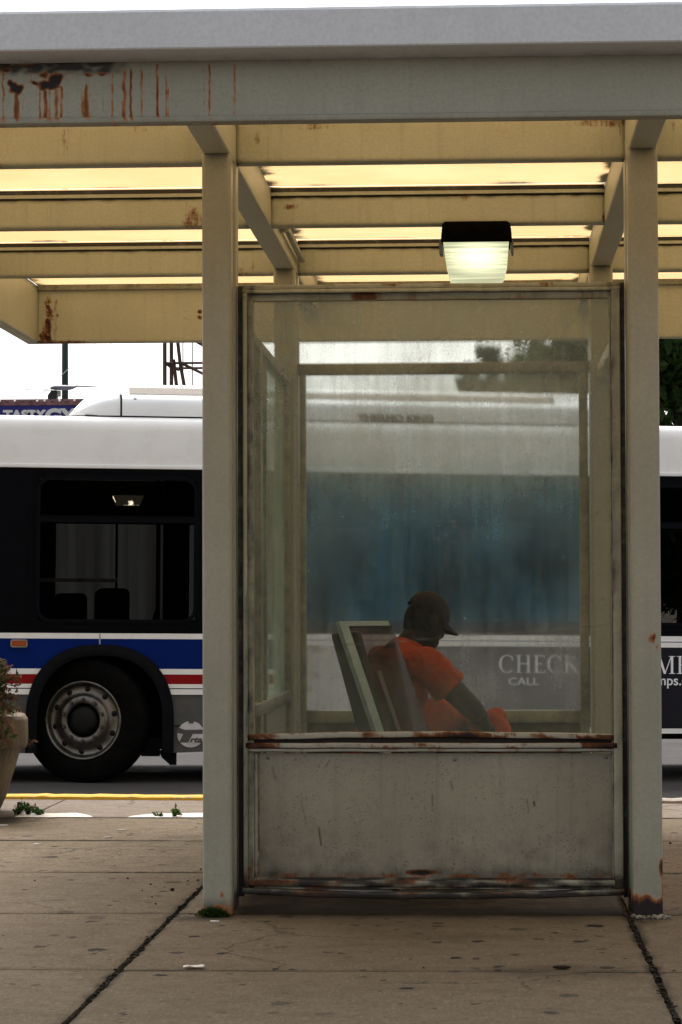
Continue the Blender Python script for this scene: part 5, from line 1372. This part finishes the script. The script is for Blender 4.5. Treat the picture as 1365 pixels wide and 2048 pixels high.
# ------------------------------------------------------------------ planter and weeds
YPL = on_ground(8, 1640).y
pc = Vector((at(52, 1470, YPL).x-0.675, YPL+0.45, 0))
planter = empty('concrete_planter', pc, R(12), 'weathered tapered concrete planter with a thick rim at the left edge', 'planter')
def cast():
    t = NT('stained_cast_concrete'); v = t.obj(world=False); n = t.noise(6, 6, 0.7, v); st2 = t.noise(1.0, 3, 0.6, t.obj((14, 14, 1.6), world=False)); n3 = t.noise(90, 3, 0.6, v)
    c = t.mix(t.smooth(n, 0.3, 0.7), (0.12, 0.092, 0.058), (0.175, 0.135, 0.09)); c = t.mix(t.smooth(st2, 0.45, 0.65, 0, 0.85), c, (0.075, 0.06, 0.04)); c = t.mix(t.smooth(n3, 0.3, 0.8, 0, 0.4), c, (0.09, 0.07, 0.05))
    return t.end(t.princ(c, 0.9, 0.2, 0, t.bump(t.math('ADD', n3, n), 0.6, 0.012)))
M_CAST = cast()
zr1, zr0 = at(40, 1434, YPL).z, at(40, 1500, YPL).z
def rsq(r, n=40, k=3.4):
    out = []
    for i in range(n):
        a = 2*math.pi*i/n; c, s_ = math.cos(a), math.sin(a); q = (abs(c)**k+abs(s_)**k)**(-1/k); out.append((r*q*c, r*q*s_))
    return out
def stack(mb, levels, n=40):
    vs = []; fs = []
    for (z, r_) in levels:
        for i, (x, y) in enumerate(rsq(r_, n)):
            w = 1+0.012*nz(x*6, y*6, z*8); vs.append((x*w, y*w, z+0.006*nz(x*9, y*9)))
    for k in range(len(levels)-1):
        for i in range(n): fs.append((k*n+i, k*n+(i+1) % n, (k+1)*n+(i+1) % n, (k+1)*n+i))
    fs.append(tuple(reversed(range(n)))); fs.append(tuple(range((len(levels)-1)*n, len(levels)*n)))
    mb.add(vs, fs, 0, True)
mb = MB(); stack(mb, [(0.0, 0.40), (0.03, 0.43), (0.12, 0.47), (0.25, 0.51), (zr0-0.02, 0.555), (zr0, 0.557), (zr0+0.004, 0.592), (zr0+0.03, 0.60), (zr1-0.03, 0.602), (zr1-0.006, 0.585), (zr1, 0.565), (zr1+0.001, 0.50), (zr1-0.03, 0.49), (zr1-0.05, 0.485)])
o = mb.build('bowl', M_CAST); o.parent = planter
mb = MB(); stack(mb, [(zr1-0.09, 0.47), (zr1-0.045, 0.475)]); o = mb.build('soil', M_DIRT); o.parent = planter
M_BLOOM = leaf_mat('faded_russet_flowers', (0.075, 0.044, 0.028), (0.15, 0.090, 0.060), 0.3); M_PLEAF = leaf_mat('planter_leaves', (0.022, 0.038, 0.012), (0.05, 0.075, 0.025)); M_STEM = simple('plant_stem', (0.09, 0.07, 0.035), 0.8, 0.1)
plant = empty('flowering_plant', (pc.x, pc.y, zr1-0.05), 0, 'leafy plant with faded russet flower heads spilling over the planter rim', 'plant')
rng = random.Random(3); stems = MB(); lv = []; lf = []; bv = []; bf = []
tips = []
for k in range(52):
    an = rng.uniform(0, 6.28); r0 = rng.uniform(0, 0.3); rr = rng.uniform(0.25, 0.66); hh = rng.uniform(0.1, 0.46)
    if rr > 0.5: hh = rng.uniform(-0.15, 0.22)
    p0 = Vector((r0*math.cos(an), r0*math.sin(an), 0)); p2 = Vector((rr*math.cos(an), rr*math.sin(an), hh)); p1 = (p0+p2)/2+Vector((0, 0, max(0.12, hh*0.5)))
    tips.append((p0, p1, p2))
extra = [(rng.uniform(-60, 30), rng.uniform(1335, 1490)) for k in range(60)]
for (px, py) in [(4, 1322), (12, 1338), (34, 1357), (33, 1372), (20, 1390), (37, 1420), (18, 1415), (14, 1445), (28, 1465), (17, 1488), (8, 1480), (6, 1375)]+[e for e in extra if e[0] < 30-abs(e[1]-1400)*0.15]:
    p2 = at(px, py, pc.y-(0.42 if py < 1425 else 0.70)+rng.uniform(-.03, .08))-plant.location; p0 = Vector((p2.x*0.4, p2.y*0.4, 0)); tips.append((p0, (p0+p2)/2+Vector((0, 0, 0.10)), p2))
for (p0, p1, p2) in tips:
    stems.tube([p0, (p0+p1)/2+Vector((0, 0, 0.03)), p1, (p1+p2)/2+Vector((0, 0, 0.02)), p2], [0.005, 0.0045, 0.004, 0.003, 0.002], 5)
    for j in range(9):
        f = rng.uniform(0.25, 0.98); c = p0*(1-f)**2+p1*2*f*(1-f)+p2*f*f; leafquad(lv, lf, c+Vector((rng.gauss(0, .022), rng.gauss(0, .022), rng.gauss(0, .016))), rng.uniform(0.024, 0.050), rng)
    for j in range(13): leafquad(bv, bf, p2+Vector((rng.gauss(0, .016), rng.gauss(0, .016), rng.gauss(0, .013))), rng.uniform(0.010, 0.021), rng)
o = stems.build('stem', M_STEM); o.parent = plant
mb = MB(); mb.add(lv, lf); o = mb.build('foliage', M_PLEAF, merge=False); o.parent = plant
mb = MB(); mb.add(bv, bf); o = mb.build('flower_head', M_BLOOM, merge=False); o.parent = plant
M_WEED = leaf_mat('weed_green', (0.035, 0.075, 0.02), (0.07, 0.13, 0.035)); M_MOSS = leaf_mat('dark_moss', (0.012, 0.028, 0.008), (0.035, 0.06, 0.014), 0.2)
def weed(px, py, h, w, n, label, mat=M_WEED, seed=0, size=0.018):
    g = on_ground(px, py); rng = random.Random(seed); vs = []; fs = []; mb = MB()
    for k in range(n):
        an = rng.uniform(0, 6.28); hh = h*rng.uniform(0.4, 1); d = w*rng.uniform(0.2, 1)
        tip = Vector((d*math.cos(an), d*math.sin(an), hh)); mb.tube([(0, 0, 0), tip*0.5+Vector((0, 0, hh*.15)), tip], [0.0022, 0.0018, 0.001], 4)
        for j in range(5):
            f = rng.uniform(0.3, 1.0); leafquad(vs, fs, tip*f+Vector((rng.gauss(0, size*.5), rng.gauss(0, size*.5), max(-tip.z*f+0.004, rng.gauss(0, size*.4)))), size*rng.uniform(0.6, 1.3), rng)
    mb.add(vs, fs); o = mb.build('weed', mat, merge=False, loc=g); return tag(o, label, 'weed', 'weeds in the pavement joints')
weed(36, 1631, 0.09, 0.06, 12, 'green weed at the foot of the planter, largest of the three', seed=1); weed(57, 1630, 0.075, 0.05, 10, 'small green weed, middle of three beside the planter', seed=2)
weed(79, 1631, 0.045, 0.05, 8, 'low green weed farthest from the planter of three', seed=3); weed(350, 1634, 0.06, 0.045, 9, 'weed growing in the pale edge strip near the left post', seed=4)
weed(313, 1633, 0.025, 0.025, 4, 'tiny sprout in the pale edge strip left of a larger weed', seed=5, size=0.011); weed(322, 1634, 0.03, 0.02, 4, 'slender sprout close beside the weed near the left post', seed=6, size=0.011)
g = on_ground(428, 1829); rng = random.Random(9); vs = []; fs = []
for k in range(1500):
    x = rng.choice((-0.03, 0.0, 0.022, 0.045))+rng.gauss(0, 0.014); y = rng.gauss(0, 0.014); hh = (0.03+0.035*abs(nz(x*45, 2)))*math.exp(-(x/0.06)**2)*rng.random()
    leafquad(vs, fs, Vector((x, y, 0.004+hh)), rng.uniform(0.003, 0.008), rng)
mb = MB(); mb.add(vs, fs); tag(mb.build('moss', M_MOSS, merge=False, loc=(g.x, YP0-0.022, 0)), 'dark green moss tuft at the foot of the left post', 'moss')
# dirt and moss lying in the two open joints
for (xj, lab, sd) in ((-1.266, 'left', 1), (0.583, 'right', 2)):
    rng = random.Random(sd); vs = []; fs = []; mb = MB()
    for k in range(900):
        y = rng.uniform(7.6, 12.6 if xj < 0 else 10.8); dens = 0.35+0.65*max(0, nz(y*2.1, sd))
        w = 0.014+(0.05*sst(9.4, 8.0, y) if xj > 0 else 0.008)*max(0, 0.5+nz(y*5, sd))
        c = Vector((xj+rng.gauss(0, w*0.45), y, rng.uniform(-0.018, -0.002)))
        if rng.random() < dens:
            r_ = rng.uniform(0.002, 0.008); mb.ball(c, (r_*1.2, r_*1.5, r_*0.5), 5, 4)
    o = mb.build('joint_grit', M_DIRT, merge=False); tag(o, kind='stuff'); o['label'] = 'black grit and moss packed in the open %s pavement joint' % lab; o['category'] = 'grit'
# crumbled concrete at the foot of the right post
rng = random.Random(4); mb = MB(); g = at(1300, 1828, YP0)
for k in range(34):
    r_ = rng.uniform(0.004, 0.013); mb.ball((0.675+rng.gauss(0, 0.03), YP0-0.03+rng.gauss(0, 0.02), r_*0.6), (r_*rng.uniform(.8, 1.3), r_, r_*0.8), 6, 5)
o = mb.build('rubble', simple('crumbled_mortar', (0.20, 0.185, 0.15), 0.95, 0.1, 0, 0.5, 40), merge=False); tag(o, 'crumbled mortar heaped at the rusty foot of the right post', 'rubble', kind='stuff')
# litter
M_PAPER = simple('dirty_white_paper', (0.62, 0.60, 0.57), 0.8, 0.2, 0, 0.1, 30); M_LEAFD = simple('dead_leaf', (0.02, 0.014, 0.010), 0.9, 0.1, 0, 0.3, 30)
def butt(px, py, rz, lab, L=0.035):
    g = on_ground(px, py); mb = MB(); mb.tube([(-L/2, 0, 0.0045), (L/2, 0, 0.0045)], 0.004, 8); o = mb.build('cigarette_end', M_PAPER, loc=(g.x, g.y, 0.002)); o.rotation_euler = (0, 0, rz)
    tag(o, lab, 'cigarette end', 'cigarette ends on the pavement')
butt(430, 1846, 0.15, 'white cigarette end in front of the left post'); butt(246, 1662, 0.1, 'pale cigarette end beyond the first joint left of the post', 0.05)
butt(8, 1653, 0.0, 'white cigarette end beside the planter foot', 0.05); butt(217, 1677, 0.3, 'pale cigarette end lying in the long dark joint', 0.045); butt(76, 1691, -0.2, 'pale cigarette end on the second slab near the left frame edge', 0.04)
g = on_ground(388, 1936); mb = MB(); rng = random.Random(12); vs = []; fs = []
for j in range(5):
    for i in range(7): vs.append((-0.036+0.012*i, -0.018+0.009*j, 0.004+0.016*abs(nz(i*1.7, j*1.9, 3))))
for j in range(4):
    for i in range(6): fs.append((j*7+i, j*7+i+1, (j+1)*7+i+1, (j+1)*7+i))
mb.add(vs, fs); o = mb.build('paper_scrap', M_PAPER, loc=(g.x, g.y, 0.001)); tag(o, 'crumpled white paper scrap lying on the slab joint', 'litter')
g = on_ground(1124, 1938); mb = MB(); mb.ball((0, 0, 0.006), (0.034, 0.016, 0.006), 12, 6); o = mb.build('dead_leaf', M_LEAFD, loc=(g.x, g.y, 0.001)); tag(o, 'dark dead leaf in the damp patch at lower right', 'leaf')
rng = random.Random(21); n = 0
for (px, py, s_) in ((345, 1782, 12), (302, 1770, 6), (396, 1762, 7), (402, 1740, 6), (376, 1763, 5), (256, 1758, 6), (70, 1762, 5), (1341, 1688, 7), (305, 1795, 5), (312, 1809, 6), (848, 1937, 6), (330, 1775, 4), (285, 1782, 4)):
    g = on_ground(px, py); r_ = 0.36*s_/(F/g.y); mb = MB(); mb.ball((0, 0, r_*0.7), (r_*1.1, r_, r_*0.8), 7, 5)
    mb.v = [tuple(Vector(v)*(1+0.25*nz(v[0]*150, v[1]*150, v[2]*150+n))) for v in mb.v]
    o = mb.build('pebble', M_DIRT, loc=(g.x, g.y, 0.0)); n += 1
    tag(o, 'small dark stone lying on the pavement slabs', 'stone', 'small dark stones on the pavement')
# ------------------------------------------------------------------ bench with a tall glossy back, and the seated person
YM = 11.95
def bx_(px, py, Y): return at(px, py, Y)
T0, T1 = at(673, 1244, 11.50), at(786, 1243, 11.66)       # top edge of the back, near and far
B0 = at(748, 1466, 11.50)                                 # low on the near edge
lean = (B0-T0); lean = lean/(-lean.z)                     # drift per metre down
Bn, Bf = T0+lean*(T0.z-0.47), T1+lean*(T1.z-0.47)
bench = empty('waiting_bench', ((Bn.x+Bf.x)/2+0.2, YM, 0), 0, 'dark bench with a tall reclined back and a pale-edged smoked screen beside the person', 'bench')
M_GLOSSD = dirty_glass('smoked_screen', (0.34, 0.27, 0.24), (0.10, 0.075, 0.055), 0.7, 0.5, 1.2, 0.12, gloss=0.05, streak=0.8, scratch=False)
M_DSEAT = simple('dark_seat_plastic', (0.014, 0.014, 0.013), 0.55, 0.3, 0, 0.3, 20)
M_PALE = simple('pale_metal_edge', (0.33, 0.36, 0.31), 0.5, 0.4, 0, 0.15, 12)
ax = (Bf-Bn).normalized(); dn = lean.normalized(); nrm = ax.cross(dn).normalized()
if nrm.x < 0: nrm = -nrm
def slabbox(mb, o, a, b, c, bev=0):
    o = Vector(o); vs = [o, o+a, o+a+b, o+b, o+c, o+a+c, o+a+b+c, o+b+c]
    mb.add(vs, [(0, 3, 2, 1), (4, 5, 6, 7), (0, 1, 5, 4), (1, 2, 6, 5), (2, 3, 7, 6), (3, 0, 4, 7)])
wid = (T1-T0); hgt = Bn-T0
mb = MB(); q0 = T0+wid*0.04+hgt*0.02+nrm*0.004; mb.add([q0, q0+wid*0.92, q0+wid*0.92+hgt*0.97, q0+hgt*0.97], [(0, 1, 2, 3)]); wpart(mb.build('screen', M_GLOSSD), bench)
mb = MB(); slabbox(mb, T0+nrm*-0.012, wid.normalized()*0.04, hgt, nrm*0.034);
slabbox(mb, T0+wid.normalized()*0.041-nrm*0.010, wid-wid.normalized()*0.077, hgt.normalized()*0.022, nrm*0.03)
wpart(mb.build('back_frame', M_PALE), bench)
mb = MB(); slabbox(mb, T0+wid*0.02+hgt*0.30+wid.normalized()*0.10+nrm*0.016, wid.normalized()*0.020, hgt*0.68, nrm*0.008); wpart(mb.build('back_slat', simple('worn_slat', (0.10, 0.065, 0.045), 0.5, 0.4)), bench)
mb = MB(); S0 = at(661, 1266, 11.60); S1 = at(712, 1262, 11.60); dS = (at(716, 1466, 11.60)-S0); dS = dS*((S0.z-0.46)/-dS.z); slabbox(mb, S0, S1-S0, dS, Vector((0, 0.42, 0))); o = wpart(mb.build('backrest', M_DSEAT), bench)
md = o.modifiers.new('b', 'BEVEL'); md.width = 0.018; md.segments = 3
mb = MB(); sx0 = min(Bn.x, Bf.x)-0.04; mb.sweep(rrect(11.62, 12.42, 0.405, 0.45, 0.015, 3), 0, [sx0, sx0+0.56]); wpart(mb.build('seat', M_DSEAT), bench)
for (x, y) in ((sx0+0.05, 11.68), (sx0+0.05, 12.36), (sx0+0.5, 11.68), (sx0+0.5, 12.36)):
    mb = MB(); mb.tube([(x, y, 0), (x, y, 0.404)], 0.02, 10); wpart(mb.build('leg', M_PALE), bench)

M_SKIN = simple('brown_skin', (0.016, 0.010, 0.007), 0.6, 0.12, 0, 0.1, 20); M_SHIRT = simple('orange_cotton', (0.27, 0.038, 0.009), 0.85, 0.1, 0, 0.12, 14, bump=0.2)
M_CAP = simple('dark_cap_cloth', (0.018, 0.014, 0.015), 0.8, 0.15, 0, 0.2, 30); M_TROU = simple('dark_trousers', (0.012, 0.012, 0.013), 0.85, 0.1, 0, 0.2, 20); M_SHOE = simple('black_shoe', (0.012, 0.011, 0.011), 0.5, 0.3); M_HAIR = simple('black_hair', (0.006, 0.005, 0.005), 0.8, 0.15); M_PHONE = simple('black_phone', (0.01, 0.01, 0.012), 0.2, 0.5)
HX = at(862, 1236, YM)                     # where the head is
FY = R(32)                                 # he faces right and a little away from us
person = empty('person', (HX.x-0.235*math.cos(FY)-0.02, YM-0.12, 0), FY, 'seated person in an orange shirt and dark cap, hunched forward with head bowed', 'person')
def remesh(mb, name, mat, vox=0.008, sm=6):
    o = mb.build(name+'_raw', mat); m = o.modifiers.new('r', 'REMESH'); m.mode = 'VOXEL'; m.voxel_size = vox
    s_ = o.modifiers.new('s', 'SMOOTH'); s_.iterations = sm; s_.factor = 0.5
    dg = bpy.context.evaluated_depsgraph_get(); me = bpy.data.meshes.new_from_object(o.evaluated_get(dg)); bpy.data.objects.remove(o, do_unlink=True)
    me.name = name; me.materials.clear(); me.materials.append(mat)
    for p in me.polygons: p.use_smooth = True
    q = bpy.data.objects.new(name, me); COL.objects.link(q); q.parent = person; return q
SEATZ = 0.45
HIP = Vector((0.0, 0, SEATZ+0.10)); WA = Vector((0.03, 0, 0.70)); CH = Vector((0.075, 0, 0.87)); UP = Vector((0.095, 0, 1.005)); NB = Vector((0.140, 0, 1.085)); HD = Vector((0.235, 0.0, 1.195))
SH = [Vector((0.115, s_*0.195, 1.005)) for s_ in (-1, 1)]
EL = [Vector((0.315, -0.27, 0.795)), Vector((0.32, 0.24, 0.80))]
WR = [Vector((0.475, -0.115, 0.715)), Vector((0.475, 0.12, 0.715))]
KN = [Vector((0.46, s_*0.13, 0.50)) for s_ in (-1, 1)]; AN = [Vector((0.44, s_*0.14, 0.09)) for s_ in (-1, 1)]
def limb(mb, pts, rads, n=16):
    mb.tube(pts, rads, n)
    for p, r_ in zip(pts, rads):
        rr = r_ if not isinstance(r_, tuple) else sum(r_)/2
        mb.ball(p, rr*0.99, 14, 8)
mb = MB()
limb(mb, [HIP, WA, CH, UP], [0.13, 0.115, 0.125, 0.10]); limb(mb, [UP, NB, NB+(HD-NB)*0.45], [0.075, 0.058, 0.054])
Rh = Matrix.Rotation(R(30), 3, 'Y')         # head bowed
mb.ball(HD+Rh @ Vector((-0.005, 0, 0.02)), (0.098, 0.076, 0.105), 24, 16, Rh)
def hp(x, y, z): return HD+Rh @ Vector((x, y, z))
limb(mb, [hp(0.03, 0, -0.03), hp(0.055, 0, -0.085), hp(0.07, 0, -0.105)], [0.066, 0.05, 0.034])
mb.ball(hp(0.098, 0, -0.022), (0.020, 0.014, 0.024), 10, 8, Rh); mb.ball(hp(0.092, 0, -0.065), (0.016, 0.026, 0.012), 10, 8, Rh); mb.ball(hp(0.080, 0, 0.020), (0.02, 0.055, 0.012), 10, 8, Rh)
for s_ in (-1, 1): mb.ball(hp(-0.005, s_*0.077, -0.01), (0.022, 0.010, 0.034), 10, 8, Rh); mb.ball(hp(0.082, s_*0.030, 0.002), (0.012, 0.014, 0.009), 8, 6, Rh)
for k, s_ in enumerate((-1, 1)):
    limb(mb, [CH+Vector((0.03, s_*0.08, 0.06)), SH[k], SH[k]+(EL[k]-SH[k])*0.5, EL[k], EL[k]+(WR[k]-EL[k])*0.3, WR[k]], [0.07, 0.062, 0.056, 0.049, 0.046, 0.029])
    # hand: palm and five bent fingers closing on the phone
    dirf = (WR[k]-EL[k]).normalized(); inw = Vector((0, -s_, 0)); dwn = Vector((0.25, 0, -0.95))
    pal = WR[k]+dirf*0.05; limb(mb, [WR[k], pal, pal+dirf*0.03], [(0.024), 0.033, 0.03])
    for j in range(4):
        L = (0.070, 0.078, 0.073, 0.058)[j]; base = pal+dirf*0.035+Vector((0, 0, 0.026-0.018*j)); d1 = (dirf*0.9+inw*0.35).normalized(); d2 = (dirf*0.25+inw*0.95).normalized(); d3 = (dirf*-0.35+inw*0.9).normalized()
        limb(mb, [base, base+d1*L*0.45, base+d1*L*0.45+d2*L*0.32, base+d1*L*0.45+d2*L*0.32+d3*L*0.26], [0.0095, 0.009, 0.0082, 0.0075], 8)
    tb = pal+inw*0.012+Vector((0, 0, 0.026)); limb(mb, [tb, tb+dirf*0.03+Vector((0, 0, 0.02)), tb+dirf*0.055+Vector((0, 0, 0.018))+inw*0.01], [0.012, 0.0105, 0.009], 8)
    limb(mb, [HIP+Vector((0.05, s_*0.09, -0.01)), (HIP+KN[k])/2+Vector((0, s_*0.04, 0.0)), KN[k], KN[k]+(AN[k]-KN[k])*0.3, AN[k]], [0.10, 0.082, 0.056, 0.054, 0.036]); limb(mb, [AN[k], AN[k]+Vector((0.10, 0, -0.04))], [0.036, 0.03])
body = remesh(mb, 'body', M_SKIN, 0.0065, 3)
mb = MB()
mb.tube([HIP+Vector((-0.02, 0, -0.03)), HIP+Vector((0, 0, 0.04)), WA, CH, UP+Vector((-0.005, 0, 0.0)), NB+Vector((-0.012, 0, -0.012))], [(0.155, 0.165), (0.15, 0.165), (0.135, 0.155), (0.135, 0.17), (0.105, 0.165), (0.072, 0.085)], 28)
mb.ball(UP+Vector((-0.01, 0, -0.005)), (0.105, 0.16, 0.085), 20, 12); mb.ball(CH+Vector((-0.035, 0, 0.02)), (0.125, 0.165, 0.13), 20, 12); mb.ball(WA+Vector((0.06, 0, -0.02)), (0.14, 0.15, 0.13), 20, 12)
mb.tube([NB+Vector((-0.012, 0, -0.03)), NB+Vector((0.006, 0, 0.012))], [0.078, 0.068], 24)
for k, s_ in enumerate((-1, 1)):
    d = (EL[k]-SH[k]); limb(mb, [UP+Vector((0, s_*0.06, -0.02)), SH[k]+Vector((0, 0, -0.004)), SH[k]+d*0.35], [0.09, 0.080, 0.080], 22)
    mb.tube([SH[k]+d*0.15, SH[k]+d*0.40, SH[k]+d*0.52], [0.080, 0.081, 0.086], 22)
mb.tube([WA+Vector((0.10, -0.08, -0.02)), Vector((0.28, -0.02, 0.76)), Vector((0.42, 0.03, 0.77))], [0.10, 0.09, 0.06], 18)
def wr(v):
    q = Vector(v); return q+Vector((nz(q.x*16, q.y*16, q.z*9), nz(q.x*16+9, q.y*16, q.z*9), 0))*0.011+Vector((nz(q.x*34, q.y*30, q.z*44), nz(q.x*30, q.y*34+5, q.z*40), 0))*0.005
sh = remesh(mb, 'shirt', M_SHIRT, 0.0075, 5)
for v in sh.data.vertices: v.co = wr(v.co)
mb = MB()
limb(mb, [HIP+Vector((-0.02, 0, -0.01)), HIP+Vector((0.03, 0, -0.02))], [0.142, 0.138])
for k, s_ in enumerate((-1, 1)): limb(mb, [HIP+Vector((0.05, s_*0.09, -0.01)), (HIP+KN[k])/2+Vector((0, s_*0.04, 0)), KN[k], KN[k]+(AN[k]-KN[k])*0.4, AN[k]+Vector((0, 0, 0.03))], [0.118, 0.098, 0.072, 0.070, 0.062])
remesh(mb, 'trousers', M_TROU, 0.009, 4)
for k, s_ in enumerate((-1, 1)):
    mb = MB(); limb(mb, [AN[k]+Vector((-0.035, 0, -0.042)), AN[k]+Vector((0.06, 0, -0.045)), AN[k]+Vector((0.16, 0, -0.055))], [0.045, 0.044, 0.034]); limb(mb, [AN[k]+Vector((0, 0, -0.03)), AN[k]], [0.045, 0.046])
    mb.v = [(v[0], v[1], max(v[2], 0.002)) for v in mb.v]; remesh(mb, 'shoe', M_SHOE, 0.007, 3)
# baseball cap with a curved peak, dark hair at the nape
mb = MB(); vs = []; fs = []
for j in range(9):
    th = R(2+88*j/8)
    for i in range(32):
        ph = 2*math.pi*i/32; vs.append(hp(-0.006+0.108*math.sin(th)*math.cos(ph), 0.087*math.sin(th)*math.sin(ph), 0.028+0.100*math.cos(th)))
for j in range(8):
    for i in range(32): fs.append((j*32+i, (j+1)*32+i, (j+1)*32+(i+1) % 32, j*32+(i+1) % 32))
mb.add(vs, fs, 0, True); mb.ball(hp(-0.006, 0, 0.130), (0.008, 0.008, 0.004), 8, 6, Rh)
vs = []; fs = []
for lay in (0, -0.005):
    for j in range(6):
        f = j/5
        for i in range(13):
            a = R(-62+124*i/12); rr = 0.104+0.078*f*math.cos(a*0.9)**0.7; vs.append(hp(-0.006+rr*math.cos(a), 0.087*math.sin(a)*(1-0.10*f), 0.030-0.010*f-0.022*(math.sin(a)**2)*(0.3+f)+lay))
for j in range(5):
    for i in range(12):
        fs.append((j*13+i, j*13+i+1, (j+1)*13+i+1, (j+1)*13+i)); b = 78; fs.append((b+j*13+i, b+(j+1)*13+i, b+(j+1)*13+i+1, b+j*13+i+1))
for i in range(12): fs.append((65+i, 66+i, 78+66+i, 78+65+i))
mb.add(vs, fs, 0, True); o = mb.build('cap', M_CAP); o.parent = person
mb = MB(); mb.ball(hp(-0.022, 0, -0.012), (0.084, 0.074, 0.074), 20, 12, Rh); mb.ball(hp(-0.05, 0, -0.05), (0.04, 0.056, 0.05), 16, 10, Rh); remesh(mb, 'hair', M_HAIR, 0.006, 3)
# an orange cloth bundle held on the lap between the hands
mb = MB(); mb.ball((0, 0, 0.105), (0.085, 0.105, 0.105), 26, 18); mb.ball((0.035, 0.01, 0.19), (0.05, 0.06, 0.04), 16, 10); mb.ball((-0.02, -0.03, 0.18), (0.045, 0.05, 0.04), 16, 10)
bd = remesh(mb, 'cloth_bundle', M_SHIRT, 0.008, 6)
for v in bd.data.vertices: v.co = v.co+Vector((nz(v.co.x*18, v.co.y*18, v.co.z*10), nz(v.co.x*18+7, v.co.y*18, v.co.z*10), 0.4*nz(v.co.x*22, v.co.y*22, 5)))*0.013
bd.parent = None; bd.location = Matrix.Rotation(FY, 3, 'Z') @ Vector((0.575, 0.0, 0.565))+person.location; bd.rotation_euler = (0, 0, FY)
tag(bd, 'orange cloth bundle held low on the lap of the seated person', 'bundle')

# ------------------------------------------------------------------ daylight
SUN_EL, SUN_AZ = R(52), R(-22)        # azimuth measured from +Y (behind the bus) towards +X
w = bpy.data.worlds.new('World'); scene.world = w; w.use_nodes = True
nt = w.node_tree; nt.nodes.clear()
out = nt.nodes.new('ShaderNodeOutputWorld'); bg = nt.nodes.new('ShaderNodeBackground'); sky = nt.nodes.new('ShaderNodeTexSky')
sky.sky_type = 'NISHITA'; sky.sun_disc = False; sky.sun_elevation = SUN_EL; sky.sun_rotation = SUN_AZ; sky.air_density = 1.0; sky.dust_density = 6.0; sky.ozone_density = 1.0
hs_ = nt.nodes.new('ShaderNodeHueSaturation'); hs_.inputs['Saturation'].default_value = 0.16; hs_.inputs['Value'].default_value = 1.0
# thin bright overcast: one even factor brightens the sky on every side
tcw = nt.nodes.new('ShaderNodeTexCoord'); spw = nt.nodes.new('ShaderNodeSeparateXYZ'); nt.links.new(tcw.outputs['Generated'], spw.inputs[0])
mrw = nt.nodes.new('ShaderNodeMapRange'); mrw.interpolation_type = 'SMOOTHSTEP'
for i_, v_ in ((1, -0.7), (2, 0.95), (3, 1.95), (4, 1.95)): mrw.inputs[i_].default_value = v_
nt.links.new(spw.outputs[1], mrw.inputs[0])
vmw = nt.nodes.new('ShaderNodeVectorMath'); vmw.operation = 'SCALE'; nt.links.new(hs_.outputs[0], vmw.inputs[0]); nt.links.new(mrw.outputs[0], vmw.inputs['Scale'])
nt.links.new(sky.outputs[0], hs_.inputs['Color']); nt.links.new(vmw.outputs[0], bg.inputs[0]); bg.inputs[1].default_value = 0.15; nt.links.new(bg.outputs[0], out.inputs[0])
sd = bpy.data.lights.new('sun', 'SUN'); sd.energy = 1.2; sd.angle = R(14); sd.color = (1.0, 0.95, 0.87)
so = bpy.data.objects.new('sun', sd); COL.objects.link(so)
dirv = Vector((math.sin(SUN_AZ)*math.cos(SUN_EL), math.cos(SUN_AZ)*math.cos(SUN_EL), math.sin(SUN_EL)))
so.rotation_euler = (-dirv).to_track_quat('-Z', 'Y').to_euler(); so.location = dirv*60
vs_ = scene.view_settings; vs_.view_transform = 'Standard'; vs_.look = 'None'; vs_.exposure = 0.2; vs_.gamma = 1.0
scene.cycles.max_bounces = 10; scene.cycles.transparent_max_bounces = 24; scene.cycles.transmission_bounces = 8; scene.cycles.diffuse_bounces = 5
scene.cycles.use_denoising = True
